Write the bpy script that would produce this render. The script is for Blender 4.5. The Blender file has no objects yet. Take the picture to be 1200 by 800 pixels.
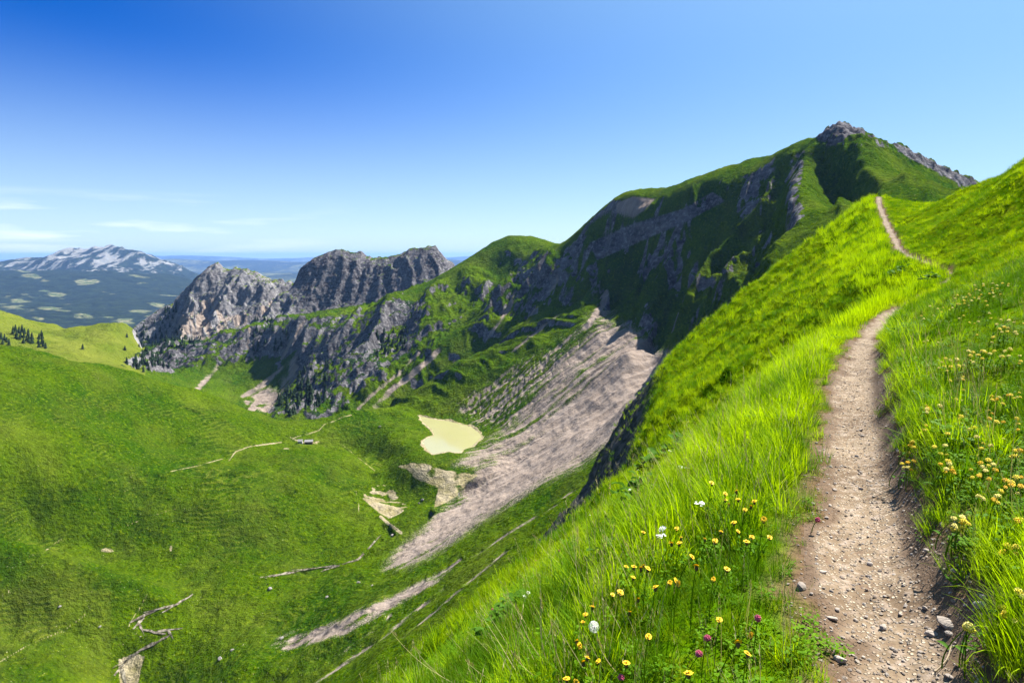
import bpy, bmesh, math, random
import numpy as np
from mathutils import Vector, Matrix, Euler
random.seed(7)
rng = np.random.default_rng(11)
SC = bpy.context.scene
COL = SC.collection

# ------------------------------------------------------------------ camera, sky, sun, exposure
F = 800.0                       # focal length in photograph pixels (1200 wide); eye at the origin, horizon at row 300
cam_data = bpy.data.cameras.new('camera')
cam_data.sensor_width = 36.0
cam_data.lens = 36.0 * F / 1200.0
cam_data.shift_y = -100.0 / 1200.0
cam_data.clip_start = 0.05
cam_data.clip_end = 300000.0
cam = bpy.data.objects.new('camera', cam_data)
cam.rotation_euler = (math.radians(90), 0, 0)
COL.objects.link(cam)
SC.camera = cam

SUN_AZ, SUN_EL = math.radians(56), math.radians(53)     # azimuth clockwise from the view direction
world = bpy.data.worlds.new('World'); SC.world = world; world.use_nodes = True
def setup_world():
    nt = world.node_tree; N = nt.nodes; L = nt.links
    N.clear()
    out = N.new('ShaderNodeOutputWorld'); bg = N.new('ShaderNodeBackground')
    sky = N.new('ShaderNodeTexSky'); sky.sky_type = 'NISHITA'; sky.sun_disc = False
    sky.sun_elevation = SUN_EL; sky.sun_rotation = SUN_AZ
    sky.altitude = 2000; sky.air_density = 1.1; sky.dust_density = 0.6; sky.ozone_density = 4.0
    hs = N.new('ShaderNodeHueSaturation'); hs.inputs['Saturation'].default_value = 1.30; hs.inputs['Hue'].default_value = .517; hs.inputs['Value'].default_value = .60
    # thin streaks of cirrus low over the horizon
    tc = N.new('ShaderNodeTexCoord'); mp = N.new('ShaderNodeMapping')
    mp.inputs['Scale'].default_value = (5.0, 5.0, 55.0)
    nz = N.new('ShaderNodeTexNoise'); nz.inputs['Scale'].default_value = 1.0; nz.inputs['Detail'].default_value = 5
    rp = N.new('ShaderNodeValToRGB'); rp.color_ramp.elements[0].position = .46; rp.color_ramp.elements[1].position = .68
    sep = N.new('ShaderNodeSeparateXYZ')
    band = N.new('ShaderNodeMapRange'); band.inputs[1].default_value = .085; band.inputs[2].default_value = .05
    mul = N.new('ShaderNodeMath'); mul.operation = 'MULTIPLY'
    mul2 = N.new('ShaderNodeMath'); mul2.operation = 'MULTIPLY'; mul2.inputs[1].default_value = .75
    mix = N.new('ShaderNodeMixRGB'); mix.inputs[2].default_value = (7.5, 7.8, 8.2, 1)
    L.new(tc.outputs['Generated'], mp.inputs[0]); L.new(mp.outputs[0], nz.inputs['Vector']); L.new(nz.outputs[0], rp.inputs[0])
    L.new(tc.outputs['Generated'], sep.inputs[0]); L.new(sep.outputs[2], band.inputs[0])
    side = N.new('ShaderNodeMapRange'); side.inputs[1].default_value = -.22; side.inputs[2].default_value = -.48; L.new(sep.outputs[0], side.inputs[0])
    mul3 = N.new('ShaderNodeMath'); mul3.operation = 'MULTIPLY'; L.new(rp.outputs[0], mul3.inputs[0]); L.new(side.outputs[0], mul3.inputs[1]); L.new(mul3.outputs[0], mul.inputs[0]); L.new(band.outputs[0], mul.inputs[1]); L.new(mul.outputs[0], mul2.inputs[0])
    gm = N.new('ShaderNodeGamma'); gm.inputs[1].default_value = 1.22; L.new(sky.outputs[0], gm.inputs[0]); L.new(gm.outputs[0], hs.inputs['Color']); L.new(mul2.outputs[0], mix.inputs[0])
    # bright aureole towards the sun and a pale haze towards the horizon
    dt = N.new('ShaderNodeVectorMath'); dt.operation = 'DOT_PRODUCT'; dt.inputs[1].default_value = (math.sin(SUN_AZ)*math.cos(SUN_EL), math.cos(SUN_AZ)*math.cos(SUN_EL), math.sin(SUN_EL))
    L.new(tc.outputs['Generated'], dt.inputs[0])
    gl = N.new('ShaderNodeMapRange'); gl.interpolation_type = 'SMOOTHSTEP'; gl.inputs[1].default_value = .22; gl.inputs[2].default_value = 1.0; gl.inputs[4].default_value = .72; L.new(dt.outputs['Value'], gl.inputs[0])
    hz = N.new('ShaderNodeMapRange'); hz.interpolation_type = 'SMOOTHSTEP'; hz.inputs[1].default_value = .30; hz.inputs[2].default_value = -.05; hz.inputs[4].default_value = .70; L.new(sep.outputs[2], hz.inputs[0])
    m1 = N.new('ShaderNodeMixRGB'); m1.inputs[2].default_value = (2.9, 4.9, 5.9, 1); L.new(gl.outputs[0], m1.inputs[0]); L.new(hs.outputs[0], m1.inputs[1])
    m2 = N.new('ShaderNodeMixRGB'); m2.inputs[2].default_value = (3.7, 4.8, 5.3, 1); L.new(hz.outputs[0], m2.inputs[0]); L.new(m1.outputs[0], m2.inputs[1])
    L.new(m2.outputs[0], mix.inputs[1]); L.new(mix.outputs[0], bg.inputs[0]); bg.inputs[1].default_value = 0.06
    L.new(bg.outputs[0], out.inputs[0])
setup_world()

sun_dir = Vector((math.sin(SUN_AZ)*math.cos(SUN_EL), math.cos(SUN_AZ)*math.cos(SUN_EL), math.sin(SUN_EL)))
sl = bpy.data.lights.new('sun', 'SUN'); sl.energy = 5.0; sl.angle = math.radians(.5); sl.color = (1.0, .95, .87)
sun = bpy.data.objects.new('sun', sl); sun.rotation_euler = sun_dir.to_track_quat('Z', 'Y').to_euler(); COL.objects.link(sun)

SC.view_settings.view_transform = 'Standard'; SC.view_settings.look = 'None'
SC.view_settings.exposure = 1.6; SC.view_settings.gamma = 1.0
SC.render.engine = 'CYCLES'
SC.cycles.max_bounces = 6; SC.cycles.diffuse_bounces = 2; SC.cycles.glossy_bounces = 2
SC.cycles.transmission_bounces = 4; SC.cycles.transparent_max_bounces = 8; SC.cycles.volume_bounces = 0
SC.cycles.use_denoising = True; SC.cycles.denoiser = 'OPENIMAGEDENOISE'; SC.cycles.denoising_input_passes = 'RGB_ALBEDO_NORMAL'; SC.cycles.denoising_prefilter = 'ACCURATE'

# ------------------------------------------------------------------ helpers
def P(px, py, Y):
    return ((px-600)/F*Y, Y, (300-py)/F*Y)
def hash2(ix, iy, seed):
    h = (ix.astype(np.int64)*374761393 + iy.astype(np.int64)*668265263 + seed*1442695041) & 0xffffffff
    h = ((h ^ (h >> 13))*1274126177) & 0xffffffff
    return h ^ (h >> 16)
def gnoise(x, y, seed=0):
    x0 = np.floor(x); y0 = np.floor(y); fx = x-x0; fy = y-y0
    ux = fx*fx*fx*(fx*(fx*6-15)+10); uy = fy*fy*fy*(fy*(fy*6-15)+10)
    def g(ix, iy, dx, dy):
        a = hash2(ix, iy, seed).astype(np.float64)*(2*np.pi/4294967296.0)
        return np.cos(a)*dx+np.sin(a)*dy
    n00 = g(x0, y0, fx, fy); n10 = g(x0+1, y0, fx-1, fy); n01 = g(x0, y0+1, fx, fy-1); n11 = g(x0+1, y0+1, fx-1, fy-1)
    a = n00+ux*(n10-n00); b = n01+ux*(n11-n01)
    return (a+uy*(b-a))*1.4
def fbm(x, y, oct=4, seed=0, gain=.5):
    s = 0; a = 1.0; f = 1.0
    for i in range(oct):
        s = s+a*gnoise(x*f+13.7*i, y*f-7.1*i, seed+i); a *= gain; f *= 2.03
    return s
def ridged(x, y, oct=4, seed=0, gain=.5):
    s = 0; a = 1.0; f = 1.0; w = 1.0
    for i in range(oct):
        n = 1-np.abs(gnoise(x*f+3.3*i, y*f+9.1*i, seed+i)); n = n*n*w
        s = s+a*n; w = np.clip(n*1.4, 0, 1); a *= gain; f *= 2.1
    return s
def sstep(a, b, x):
    t = np.clip((x-a)/(b-a), 0, 1); return t*t*(3-2*t)
def inpoly(poly, x, y):
    r = np.zeros(x.shape, bool); n = len(poly)
    for i in range(n):
        x1, y1 = poly[i]; x2, y2 = poly[(i+1) % n]
        c = (y1 > y) != (y2 > y)
        if y1 != y2: r ^= c & (x < (x2-x1)*(y-y1)/(y2-y1)+x1)
    return r
def dpoly(line, x, y):
    d = np.full(x.shape, 1e9)
    for (x1, y1), (x2, y2) in zip(line[:-1], line[1:]):
        l2 = (x2-x1)**2+(y2-y1)**2+1e-9
        t = np.clip(((x-x1)*(x2-x1)+(y-y1)*(y2-y1))/l2, 0, 1)
        d = np.minimum(d, np.hypot(x-x1-t*(x2-x1), y-y1-t*(y2-y1)))
    return d
def soft(poly, x, y, w):            # signed soft membership, edge width w
    d = dpoly(list(poly)+[poly[0]], x, y); ins = inpoly(poly, x, y)
    return sstep(-w, w, np.where(ins, d, -d))
def make_rbf(pts):
    pts = np.array(pts, float); c = pts[:, :2].mean(0); s = pts[:, :2].std()
    q = (pts[:, :2]-c)/s; n = len(q)
    r = np.sqrt(((q[:, None]-q[None])**2).sum(-1)+1e-6)
    A = np.zeros((n+3, n+3)); A[:n, :n] = r-np.eye(n)*2e-4; A[:n, n] = 1; A[:n, n+1:] = q; A[n, :n] = 1; A[n+1:, :n] = q.T
    b = np.zeros(n+3); b[:n] = pts[:, 2]
    w = np.linalg.solve(A, b)
    def f(x, y):
        sh = x.shape; X = ((x.ravel()-c[0])/s).astype(np.float32); Y = ((y.ravel()-c[1])/s).astype(np.float32)
        out = np.empty(X.size, np.float32); q32 = q.astype(np.float32); w32 = w.astype(np.float32)
        for i in range(0, X.size, 20000):
            xx = X[i:i+20000]; yy = Y[i:i+20000]
            R = np.sqrt((xx[:, None]-q32[None, :, 0])**2+(yy[:, None]-q32[None, :, 1])**2+1e-6)
            out[i:i+20000] = R@w32[:n]+w32[n]+w32[n+1]*xx+w32[n+2]*yy
        return out.reshape(sh).astype(float)
    return f
def densify(lines, step):
    pts = []
    for ln in lines:
        ln = [np.array(p, float) for p in ln]
        pts.append(ln[0])
        for a, b in zip(ln[:-1], ln[1:]):
            k = max(1, int(round(np.hypot(*(b-a)[:2])/step)))
            for i in range(1, k+1): pts.append(a+(b-a)*i/k)
    out = []; seen = set()
    for p in pts:
        key = (round(p[0]/3), round(p[1]/3))
        if key in seen: continue
        seen.add(key); out.append(p)
    return out
def tag(o, label=None, cat=None, group=None, kind=None):
    if label: o['label'] = label
    if cat: o['category'] = cat
    if group: o['group'] = group
    if kind: o['kind'] = kind
    return o
def link(name, me, mat=None, parent=None):
    o = bpy.data.objects.new(name, me); COL.objects.link(o)
    if mat is not None and not me.materials: me.materials.append(mat)
    if parent is not None: o.parent = parent
    return o
def mesh_np(name, V, faces, smooth=True):
    me = bpy.data.meshes.new(name); nv = len(V); faces = np.asarray(faces); k = faces.shape[1]; nf = len(faces)
    me.vertices.add(nv); me.vertices.foreach_set('co', np.asarray(V, np.float32).ravel())
    me.loops.add(nf*k); me.loops.foreach_set('vertex_index', faces.astype(np.int32).ravel())
    me.polygons.add(nf); me.polygons.foreach_set('loop_start', np.arange(0, nf*k, k, dtype=np.int32))
    me.polygons.foreach_set('loop_total', np.full(nf, k, np.int32))
    me.polygons.foreach_set('use_smooth', np.full(nf, smooth))
    me.update(); me.validate()
    return me
def vnormals(V, Fq):
    N = np.zeros_like(V); a = V[Fq[:, 0]]; b = V[Fq[:, 1]]; c = V[Fq[:, 2]]; d = V[Fq[:, 3]]
    n = np.cross(c-a, d-b)
    for k in range(4):
        for ax in range(3): N[:, ax] += np.bincount(Fq[:, k], n[:, ax], len(V))
    return N/(np.linalg.norm(N, axis=1, keepdims=True)+1e-12)
def submesh(name, V, Fq, fsel, attrs, normals, mat):
    f = Fq[fsel]; u, inv = np.unique(f, return_inverse=True); f = inv.reshape(f.shape)
    me = mesh_np(name, V[u], f)
    for an, av in attrs.items():
        a = me.attributes.new(an, 'FLOAT_COLOR' if av.ndim == 2 else 'FLOAT', 'POINT')
        a.data.foreach_set('color' if av.ndim == 2 else 'value', av[u].astype(np.float32).ravel())
    me.normals_split_custom_set_from_vertices(normals[u].astype(np.float32))
    me.materials.append(mat)
    return link(name, me)

# node helpers
class NB:
    def __init__(s, name):
        s.mat = bpy.data.materials.new(name); s.mat.use_nodes = True; s.nt = s.mat.node_tree; s.nt.nodes.clear()
        s.out = s.nt.nodes.new('ShaderNodeOutputMaterial')
    def n(s, t, **kw):
        nd = s.nt.nodes.new(t)
        for k, v in kw.items(): setattr(nd, k, v)
        return nd
    def l(s, a, b): s.nt.links.new(a, b)
    def inp(s, sock, v):
        if isinstance(v, bpy.types.NodeSocket): s.l(v, sock)
        elif isinstance(v, tuple) and len(v) == 3 and sock.type == 'RGBA': sock.default_value = (*v, 1)
        else: sock.default_value = v
    def noise(s, vec, scale, detail=3, rough=.5, dim='3D'):
        nd = s.n('ShaderNodeTexNoise'); nd.noise_dimensions = dim
        if vec is not None: s.l(vec, nd.inputs['Vector'])
        nd.inputs['Scale'].default_value = scale; nd.inputs['Detail'].default_value = detail; nd.inputs['Roughness'].default_value = rough
        return nd.outputs[0]
    def ramp(s, v, a, b):
        nd = s.n('ShaderNodeMapRange'); nd.interpolation_type = 'SMOOTHSTEP'; s.inp(nd.inputs[0], v); s.inp(nd.inputs[1], a); s.inp(nd.inputs[2], b); return nd.outputs[0]
    def mix(s, f, a, b, mode='MIX'):
        nd = s.n('ShaderNodeMixRGB'); nd.blend_type = mode; s.inp(nd.inputs[0], f); s.inp(nd.inputs[1], a); s.inp(nd.inputs[2], b); return nd.outputs[0]
    def math(s, op, a, b=0.0):
        nd = s.n('ShaderNodeMath'); nd.operation = op; s.inp(nd.inputs[0], a); s.inp(nd.inputs[1], b); return nd.outputs[0]
    def pos(s): return s.n('ShaderNodeNewGeometry').outputs['Position']
    def scaled(s, vec, sc, rot=(0, 0, 0)):
        nd = s.n('ShaderNodeMapping'); s.l(vec, nd.inputs[0]); nd.inputs['Scale'].default_value = sc; nd.inputs['Rotation'].default_value = rot; return nd.outputs[0]
    def attr(s, name):
        nd = s.n('ShaderNodeAttribute'); nd.attribute_name = name; return nd
    def bump(s, h, strength, dist):
        nd = s.n('ShaderNodeBump'); s.inp(nd.inputs['Height'], h); nd.inputs['Strength'].default_value = strength; nd.inputs['Distance'].default_value = dist; return nd.outputs[0]
    def principled(s, col, rough=.9, spec=.2, normal=None):
        b = s.n('ShaderNodeBsdfPrincipled'); s.inp(b.inputs['Base Color'], col); s.inp(b.inputs['Roughness'], rough)
        b.inputs['Specular IOR Level'].default_value = spec
        if normal is not None: s.l(normal, b.inputs['Normal'])
        s.l(b.outputs[0], s.out.inputs[0]); return b

def simple(name, col, rough=.8, spec=.2, var=.25, scale=30):
    m = NB(name); n = m.noise(m.pos(), scale, 2)
    a = tuple(c*(1-var) for c in col); b = tuple(min(1, c*(1+var)) for c in col)
    m.principled(m.mix(n, a, b), rough, spec); return m.mat

# ------------------------------------------------------------------ materials of the terrain
def terrain_material():
    m = NB('alpine_terrain'); pos = m.pos()
    ms = m.attr('mask'); sp = m.n('ShaderNodeSeparateColor'); m.l(ms.outputs['Color'], sp.inputs[0])
    rock, scree, pale = sp.outputs; forest = ms.outputs['Alpha']
    tint = m.attr('tint').outputs['Fac']
    big = m.noise(pos, .010, 5, .6); mid = m.noise(pos, .06, 5, .65); fine = m.noise(pos, .35, 5, .7)
    g = m.mix(m.ramp(big, .35, .65), (.020, .058, .0004), (.056, .100, .0006))
    g = m.mix(m.ramp(mid, .42, .72), g, (.032, .058, .001))
    g = m.mix(m.ramp(fine, .51, .72), g, (.110, .155, .002))
    g = m.mix(m.ramp(fine, .47, .31), g, (.009, .024, .001))
    g = m.mix(tint, g, (.13, .15, .018))
    sx = m.n('ShaderNodeSeparateXYZ'); m.l(pos, sx.inputs[0])
    wv = m.math('SINE', m.math('ADD', m.math('MULTIPLY', sx.outputs[2], 2.3), m.math('MULTIPLY', m.noise(pos, .035, 4, .6), 26.0)))
    tat = m.attr('track').outputs['Fac']
    trk = m.math('MULTIPLY', m.math('MULTIPLY', m.ramp(wv, .55, .98), tat), m.ramp(m.noise(pos, .018, 3, .6), .42, .62))
    g = m.mix(m.math('MULTIPLY', trk, .40), g, (.135, .150, .022))
    trd = m.math('MULTIPLY', m.math('MULTIPLY', m.ramp(wv, -.3, -.95), tat), m.ramp(m.noise(pos, .018, 3, .6), .42, .62))
    g = m.mix(m.math('MULTIPLY', trd, .6), g, (.016, .036, .003))
    fl = m.noise(pos, .9, 2, .5); g = m.mix(m.ramp(fl, .72, .76), g, (.34, .30, .22))
    # rock: bedding and vertical stain
    rv = m.noise(m.scaled(pos, (1, 1, 3.2)), .03, 6, .68); rf = m.noise(pos, .18, 6, .7)
    rc = m.mix(m.ramp(rv, .32, .70), (.034, .031, .037), (.138, .130, .135))
    rc = m.mix(m.ramp(rf, .45, .72), rc, (.245, .24, .245))
    rc = m.mix(m.ramp(rf, .42, .25), rc, (.026, .023, .028))
    rc = m.mix(m.math('MULTIPLY', tint, .75), rc, m.mix(rf, (.20, .195, .20), (.46, .45, .45)))
    sn = m.noise(pos, 1.1, 4, .75); sm = m.noise(pos, .05, 4, .6)
    rot = m.scaled(pos, (1, 1, 1), (0, 0, -.36)); stk = m.noise(m.scaled(rot, (.016, .22, .016)), 1.0, 5, .65)
    sc = m.mix(m.ramp(sm, .35, .7), (.190, .150, .122), (.245, .198, .164)); sc = m.mix(m.math('MULTIPLY', m.ramp(stk, .48, .66), .55), sc, (.29, .242, .207)); sc = m.mix(m.math('MULTIPLY', m.ramp(stk, .48, .34), .5), sc, (.13, .103, .084))
    sc = m.mix(m.ramp(sn, .5, .75), sc, (.31, .262, .227)); sc = m.mix(m.ramp(sn, .45, .28), sc, (.13, .11, .10))
    pc = m.mix(m.ramp(mid, .35, .65), (.22, .19, .09), (.34, .29, .19))
    fc = m.mix(m.ramp(fine, .35, .7), (.010, .022, .010), (.030, .055, .018))
    jit = m.math('MULTIPLY', m.math('SUBTRACT', fine, .5), .7)
    def th(v, lo=.35, hi=.65): return m.ramp(m.math('ADD', v, jit), lo, hi)
    col = m.mix(th(forest), g, fc)
    col = m.mix(th(rock), col, rc); col = m.mix(m.ramp(m.math('ADD', scree, m.math('MULTIPLY', m.math('SUBTRACT', sn, .5), 1.5)), .30, .62), col, sc); col = m.mix(th(pale), col, pc)
    hgt = m.math('ADD', m.math('MULTIPLY', mid, 3.0), m.math('MULTIPLY', fine, 1.0))
    hgt = m.math('MULTIPLY', hgt, m.math('SUBTRACT', 1.0, m.math('MULTIPLY', scree, .75)))
    m.principled(col, 1.0, .0, m.bump(hgt, 1.0, 2.6)); return m.mat
def far_material():
    m = NB('far_land'); pos = m.pos()
    ms = m.attr('mask'); sp = m.n('ShaderNodeSeparateColor'); m.l(ms.outputs['Color'], sp.inputs[0])
    rock, field, _ = sp.outputs
    n1 = m.noise(pos, .004, 6, .7); n2 = m.noise(pos, .012, 4, .7)
    f = m.mix(m.ramp(n2, .35, .7), (.006, .012, .012), (.018, .030, .018))
    fieldc = m.mix(m.ramp(n2, .4, .6), (.05, .075, .03), (.15, .145, .08))
    jit = m.math('MULTIPLY', m.math('SUBTRACT', n1, .5), 1.6)
    col = m.mix(m.ramp(m.math('ADD', field, jit), .38, .62), f, fieldc)
    rc = m.mix(m.ramp(n1, .3, .7), (.11, .12, .115), (.215, .21, .20))
    col = m.mix(m.ramp(m.math('ADD', rock, jit), .2, .95), col, rc)
    m.principled(col, .95, .05, m.bump(n2, .8, 30)); return m.mat
MAT_T = terrain_material(); MAT_F = far_material()

# ------------------------------------------------------------------ middle terrain: our ridge, the summit, valley, left hill, crags and peaks
LZ = -200.0
def L3(*a): return [P(*p) for p in a]
lines = []
A = lines.append
# crest of the main ridge
A(L3((1240,262,780),(1154,220,760),(1116,202,750),(1084,186,745),(1056,172,742),(1042,168,740),(1028,162,742),(1013,156,745),(1000,150,748),(981,146,750),(966,156,760),(955,167,775),(940,170,800),(923,174,820),(885,193,860),(832,209,900),(800,219,940),(780,226,965),(768,233,985),(742,231,1010),(720,237,1030),(690,262,1070),(670,277,1110),(655,289,1150)))
# hill behind the saddle and its shoulder
A(L3((655,289,1150),(648,287,1300),(640,282,1380),(624,277,1420),(596,276,1430),(578,283,1430),(557,297,1420),(530,316,1400),(515,328,1380),(490,343,1320),(460,350,1270),(448,353,1300)))
# front rib from the summit towards us, and the left arete
A(L3((981,146,750),(971,165,720),(1000,193,640),(1032,215,570),(1070,244,500)))
A(L3((955,167,775),(941,177,740),(938,198,700),(927,212,650),(922,235,610),(914,270,570),(900,310,530)))
A(L3((927,212,650),(950,235,590),(976,262,520),(990,285,480)))
A(L3((967,192,720),(986,222,662),(1006,250,585)))
A(L3((917,212,800),(903,248,750),(886,288,690),(900,330,600)))
A(L3((690,271,1066),(742,252,985),(780,248,932),(832,236,868),(885,213,826),(923,190,798)))
A(L3((742,300,965),(780,300,892),(832,298,812)))
A(L3((1100,232,610),(1130,236,660),(1080,212,680),(1110,215,720)))
# behind the crest (hidden)
A([(420,1000,80),(520,900,60),(300,1150,40),(230,1300,-20),(160,1450,-30),(700,900,0)])
# foot of the shaded cliffs
A(L3((840,420,640),(795,413,715),(771,413,755),(750,391,808),(732,384,838),(715,377,868),(705,352,920)))
A(L3((885,300,640),(857,321,668),(825,338,698),(802,354,722)))
# our ridge onward to the saddle (hidden by the hump)
A([(33,60,-9),(43,80,-9),(52,100,-9),(62,120,-6),(90,170,-4),(130,260,0),(180,360,10),(240,440,22)])
A([(1300,2100,-300),(900,1500,-200),(600,2000,-300),(1700,1900,-350),(1100,1100,-200),(1000,800,-150),(1900,2300,-400)])
A([(100,60,-20),(150,120,-30),(230,220,-30),(330,330,-20),(420,450,0),(200,60,-80),(400,250,-100)])
A([(15,60,-42),(10,90,-47),(-20,60,-60),(-60,100,-100),(-20,150,-105),(20,150,-68),(60,150,-28),(40,200,-58),(0,200,-98),(80,300,-75),(20,300,-125)])
A([(-50,200,-146),(-90,300,-195),(-120,150,-180),(-150,60,-190),(-220,200,-235),(-250,80,-250)])
# green strip and lower west flank
A(L3((770,455,560),(715,520,510),(640,560,520),(560,610,520),(500,645,518),(455,665,515)))
A(L3((720,560,430),(640,600,420),(560,650,430),(480,700,420),(400,735,415),(330,757,430)))
A(L3((640,640,350),(560,690,350),(480,740,350),(400,790,345)))
A(L3((250,765,440),(370,800,360),(300,800,400),(400,705,455)))
# stream, from the outflow down to the lower left
A(L3((540,560,645),(515,590,615),(480,606,600),(462,622,585),(443,631,570),(420,658,545),(370,668,535),(325,675,522),(275,684,510),(226,697,500),(208,708,490),(165,727,478),(163,740,470),(198,742,465),(168,760,460),(142,774,455),(147,800,440),(140,860,410)))
# lower left hill
A(L3((-60,620,480),(0,632,482),(40,640,486),(79,648,490),(120,670,492),(173,697,488)))
A(L3((0,680,462),(60,700,462),(120,725,465)))
A(L3((-60,740,430),(0,755,432),(60,757,438),(110,765,446)))
A(L3((-60,800,405),(0,800,405),(80,790,420),(120,800,430)))
# main left hill: crest and faces
A(L3((-120,395,690),(-60,400,700),(0,405,720),(60,413,740),(130,430,770),(200,450,800),(260,468,820),(310,486,830),(335,495,832),(352,495,832),(370,490,835),(400,482,840),(440,478,850),(480,478,858),(494,483,862)))
A(L3((0,470,600),(100,496,640),(200,522,690),(270,522,720)))
A(L3((0,550,548),(90,570,572)))
A(L3((300,585,600),(360,585,620),(410,585,632)))
A(L3((40,615,548),(110,635,556),(170,652,548),(230,645,552),(300,640,562),(360,632,575),(415,617,592)))
A([(-385,518,-224),(-345,520,-234),(-305,522,-242),(-270,518,-248),(-245,510,-250)])
A([(-330,452,-240),(-290,455,-247),(-262,456,-256)])
A(L3((200,566,610),(240,556,640),(275,545,668),(310,532,705),(340,516,765)))
A(L3((250,580,600),(300,556,640),(345,535,690),(362,521,742),(400,530,725),(432,545,705),(462,566,680),(482,590,655)))
A([(-185,768,-219),(-147,740,-222),(-116,714,-228)])
A(L3((420,496,810),(460,500,790),(485,512,752)))

A(L3((455,510,760),(480,530,720),(492,548,690)))
# behind the left hill
A([(-800,900,-230),(-700,1000,-200),(-520,900,-200),(-330,920,-250),(-220,950,-262),(-150,960,-262),(-80,960,-235)])
# lake shore and scree
A(L3((494,488,851),(520,493,830),(545,498,808),(563,508,770),(556,520,728),(540,529,700),(515,532,692)))
A(L3((600,540,665),(650,500,700),(700,450,735),(735,415,745)))
A(L3((560,590,600),(620,565,585),(690,530,570),(740,470,600)))
A(L3((560,480,835),(600,450,838),(650,410,850),(690,375,855)))
A(L3((480,470,950),(520,445,950),(560,420,955),(620,380,985),(660,340,1035)))
# pasture far left
A(L3((-80,362,1500),(0,369,1500),(25,374,1500),(60,383,1500),(85,389,1500),(110,392,1490),(140,391,1470),(160,388,1460)))
A(L3((0,400,1230),(50,415,1180),(100,425,1130),(150,430,1120)))
A(L3((160,410,1330),(120,405,1300),(60,395,1350)))
A([(-1250,1700,-300),(-900,1700,-340),(-1400,1500,-170)])
# peak A
A(L3((155,385,1800),(176,370,1840),(192,358,1860),(213,345,1880),(224,334,1890),(234,323,1900),(244,314,1900),(255,310,1900),(262,312,1900),(276,315,1890),(290,318,1880),(301,323,1870),(311,330,1860),(322,328,1870),(332,332,1860),(340,340,1840)))
A(L3((160,407,1600),(190,404,1620),(225,404,1620),(255,396,1640),(280,388,1660),(305,376,1680),(325,366,1700)))
A(L3((215,385,1700),(245,378,1720),(280,365,1745),(305,355,1760)))
A([(-1150,1950,-330),(-900,2050,-250),(-700,2100,-300),(-500,2100,-300)])
# wall B
A(L3((340,350,1800),(350,318,1800),(358,311,1800),(367,304,1800),(385,296,1800),(402,293,1800),(420,296,1795),(434,305,1785),(455,303,1770),(472,297,1760),(480,293,1755),(493,289,1750),(511,290,1740),(521,303,1730),(530,315,1720),(540,330,1700)))
A(L3((335,366,1690),(357,364,1690),(385,361,1690),(420,357,1680),(455,349,1660),(483,344,1640),(518,328,1640)))
A([(-400,2050,-250),(-150,2050,-250),(-100,1950,-200)])
# green terrace and crag edge
A(L3((350,372,1560),(385,369,1560),(412,362,1580),(435,358,1560)))
A(L3((329,378,1500),(365,378,1490),(400,375,1480),(430,368,1480)))
A(L3((161,412,1550),(192,404,1560),(227,405,1560),(269,392,1570),(294,382,1560)))
A(L3((150,428,1470),(203,437,1480),(241,421,1500),(297,421,1500),(330,412,1470),(355,405,1450)))
A(L3((217,446,1400),(280,445,1440),(330,455,1400)))
A(L3((255,470,1330),(320,490,1300)))
# dark spur
A(L3((448,353,1300),(425,365,1330),(400,380,1330),(382,398,1310),(368,425,1270),(350,450,1230),(330,472,1190),(315,490,1160)))
A(L3((470,375,1240),(440,400,1200),(410,425,1170),(395,450,1120),(375,478,1080)))
A(L3((545,365,1190),(511,372,1190),(483,407,1150),(455,440,1090),(430,455,1070),(395,485,1010),(350,500,960)))
A(L3((590,335,1280),(560,350,1230),(535,375,1160),(500,410,1100)))
PTS = densify(lines, 22)
rbf_mid = make_rbf(PTS)

lake_px = [(493,488),(500,489),(512,492),(525,493),(540,497),(552,500),(560,506),(565,512),(558,518),(553,523),(544,526),(538,530),(525,529),(514,531),(508,532),(502,528),(497,521),(496,517),(500,513),(509,510),(507,504),(501,499),(494,493)]
lake_xy = [((p[0]-600)/F*(LZ*F/(300-p[1])), LZ*F/(300-p[1])) for p in lake_px]
stream_px = [(226,697),(208,708),(188,714),(170,722),(163,730),(166,738),(180,741),(197,739),(200,744),(186,752),(168,761),(150,772),(142,782),(147,800),(150,830)]
beck_px = [(446,628),(420,656),(398,663),(370,666),(345,671),(325,674),(318,676)]
SCREE = [(711,342),(722,372),(752,392),(772,414),(796,410),(772,450),(740,485),(715,518),(680,545),(640,563),(600,588),(560,612),(520,642),(480,664),(450,666),(470,640),(500,618),(512,597),(535,580),(556,556),(535,545),(548,530),(570,517),(600,495),(612,470),(640,430),(680,390)]
SCREE_MIX = [(690,372),(660,395),(620,420),(560,455),(530,475),(560,500),(600,500),(650,470),(700,400)]
SCREE_LOW = [(316,757),(325,748),(350,738),(385,728),(425,712),(465,695),(505,676),(530,664),(512,682),(480,702),(440,723),(405,742),(370,752),(335,762)]
GRAVEL = [(465,546),(480,542),(495,542),(522,551),(545,553),(560,556),(545,570),(537,581),(520,590),(508,596),(513,572),(500,566),(486,560),(478,551)]
TERR = [(425,584),(428,574),(440,568),(452,568),(462,573),(467,580),(467,587),(481,592),(468,602),(456,607),(445,601),(434,592)]

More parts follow.
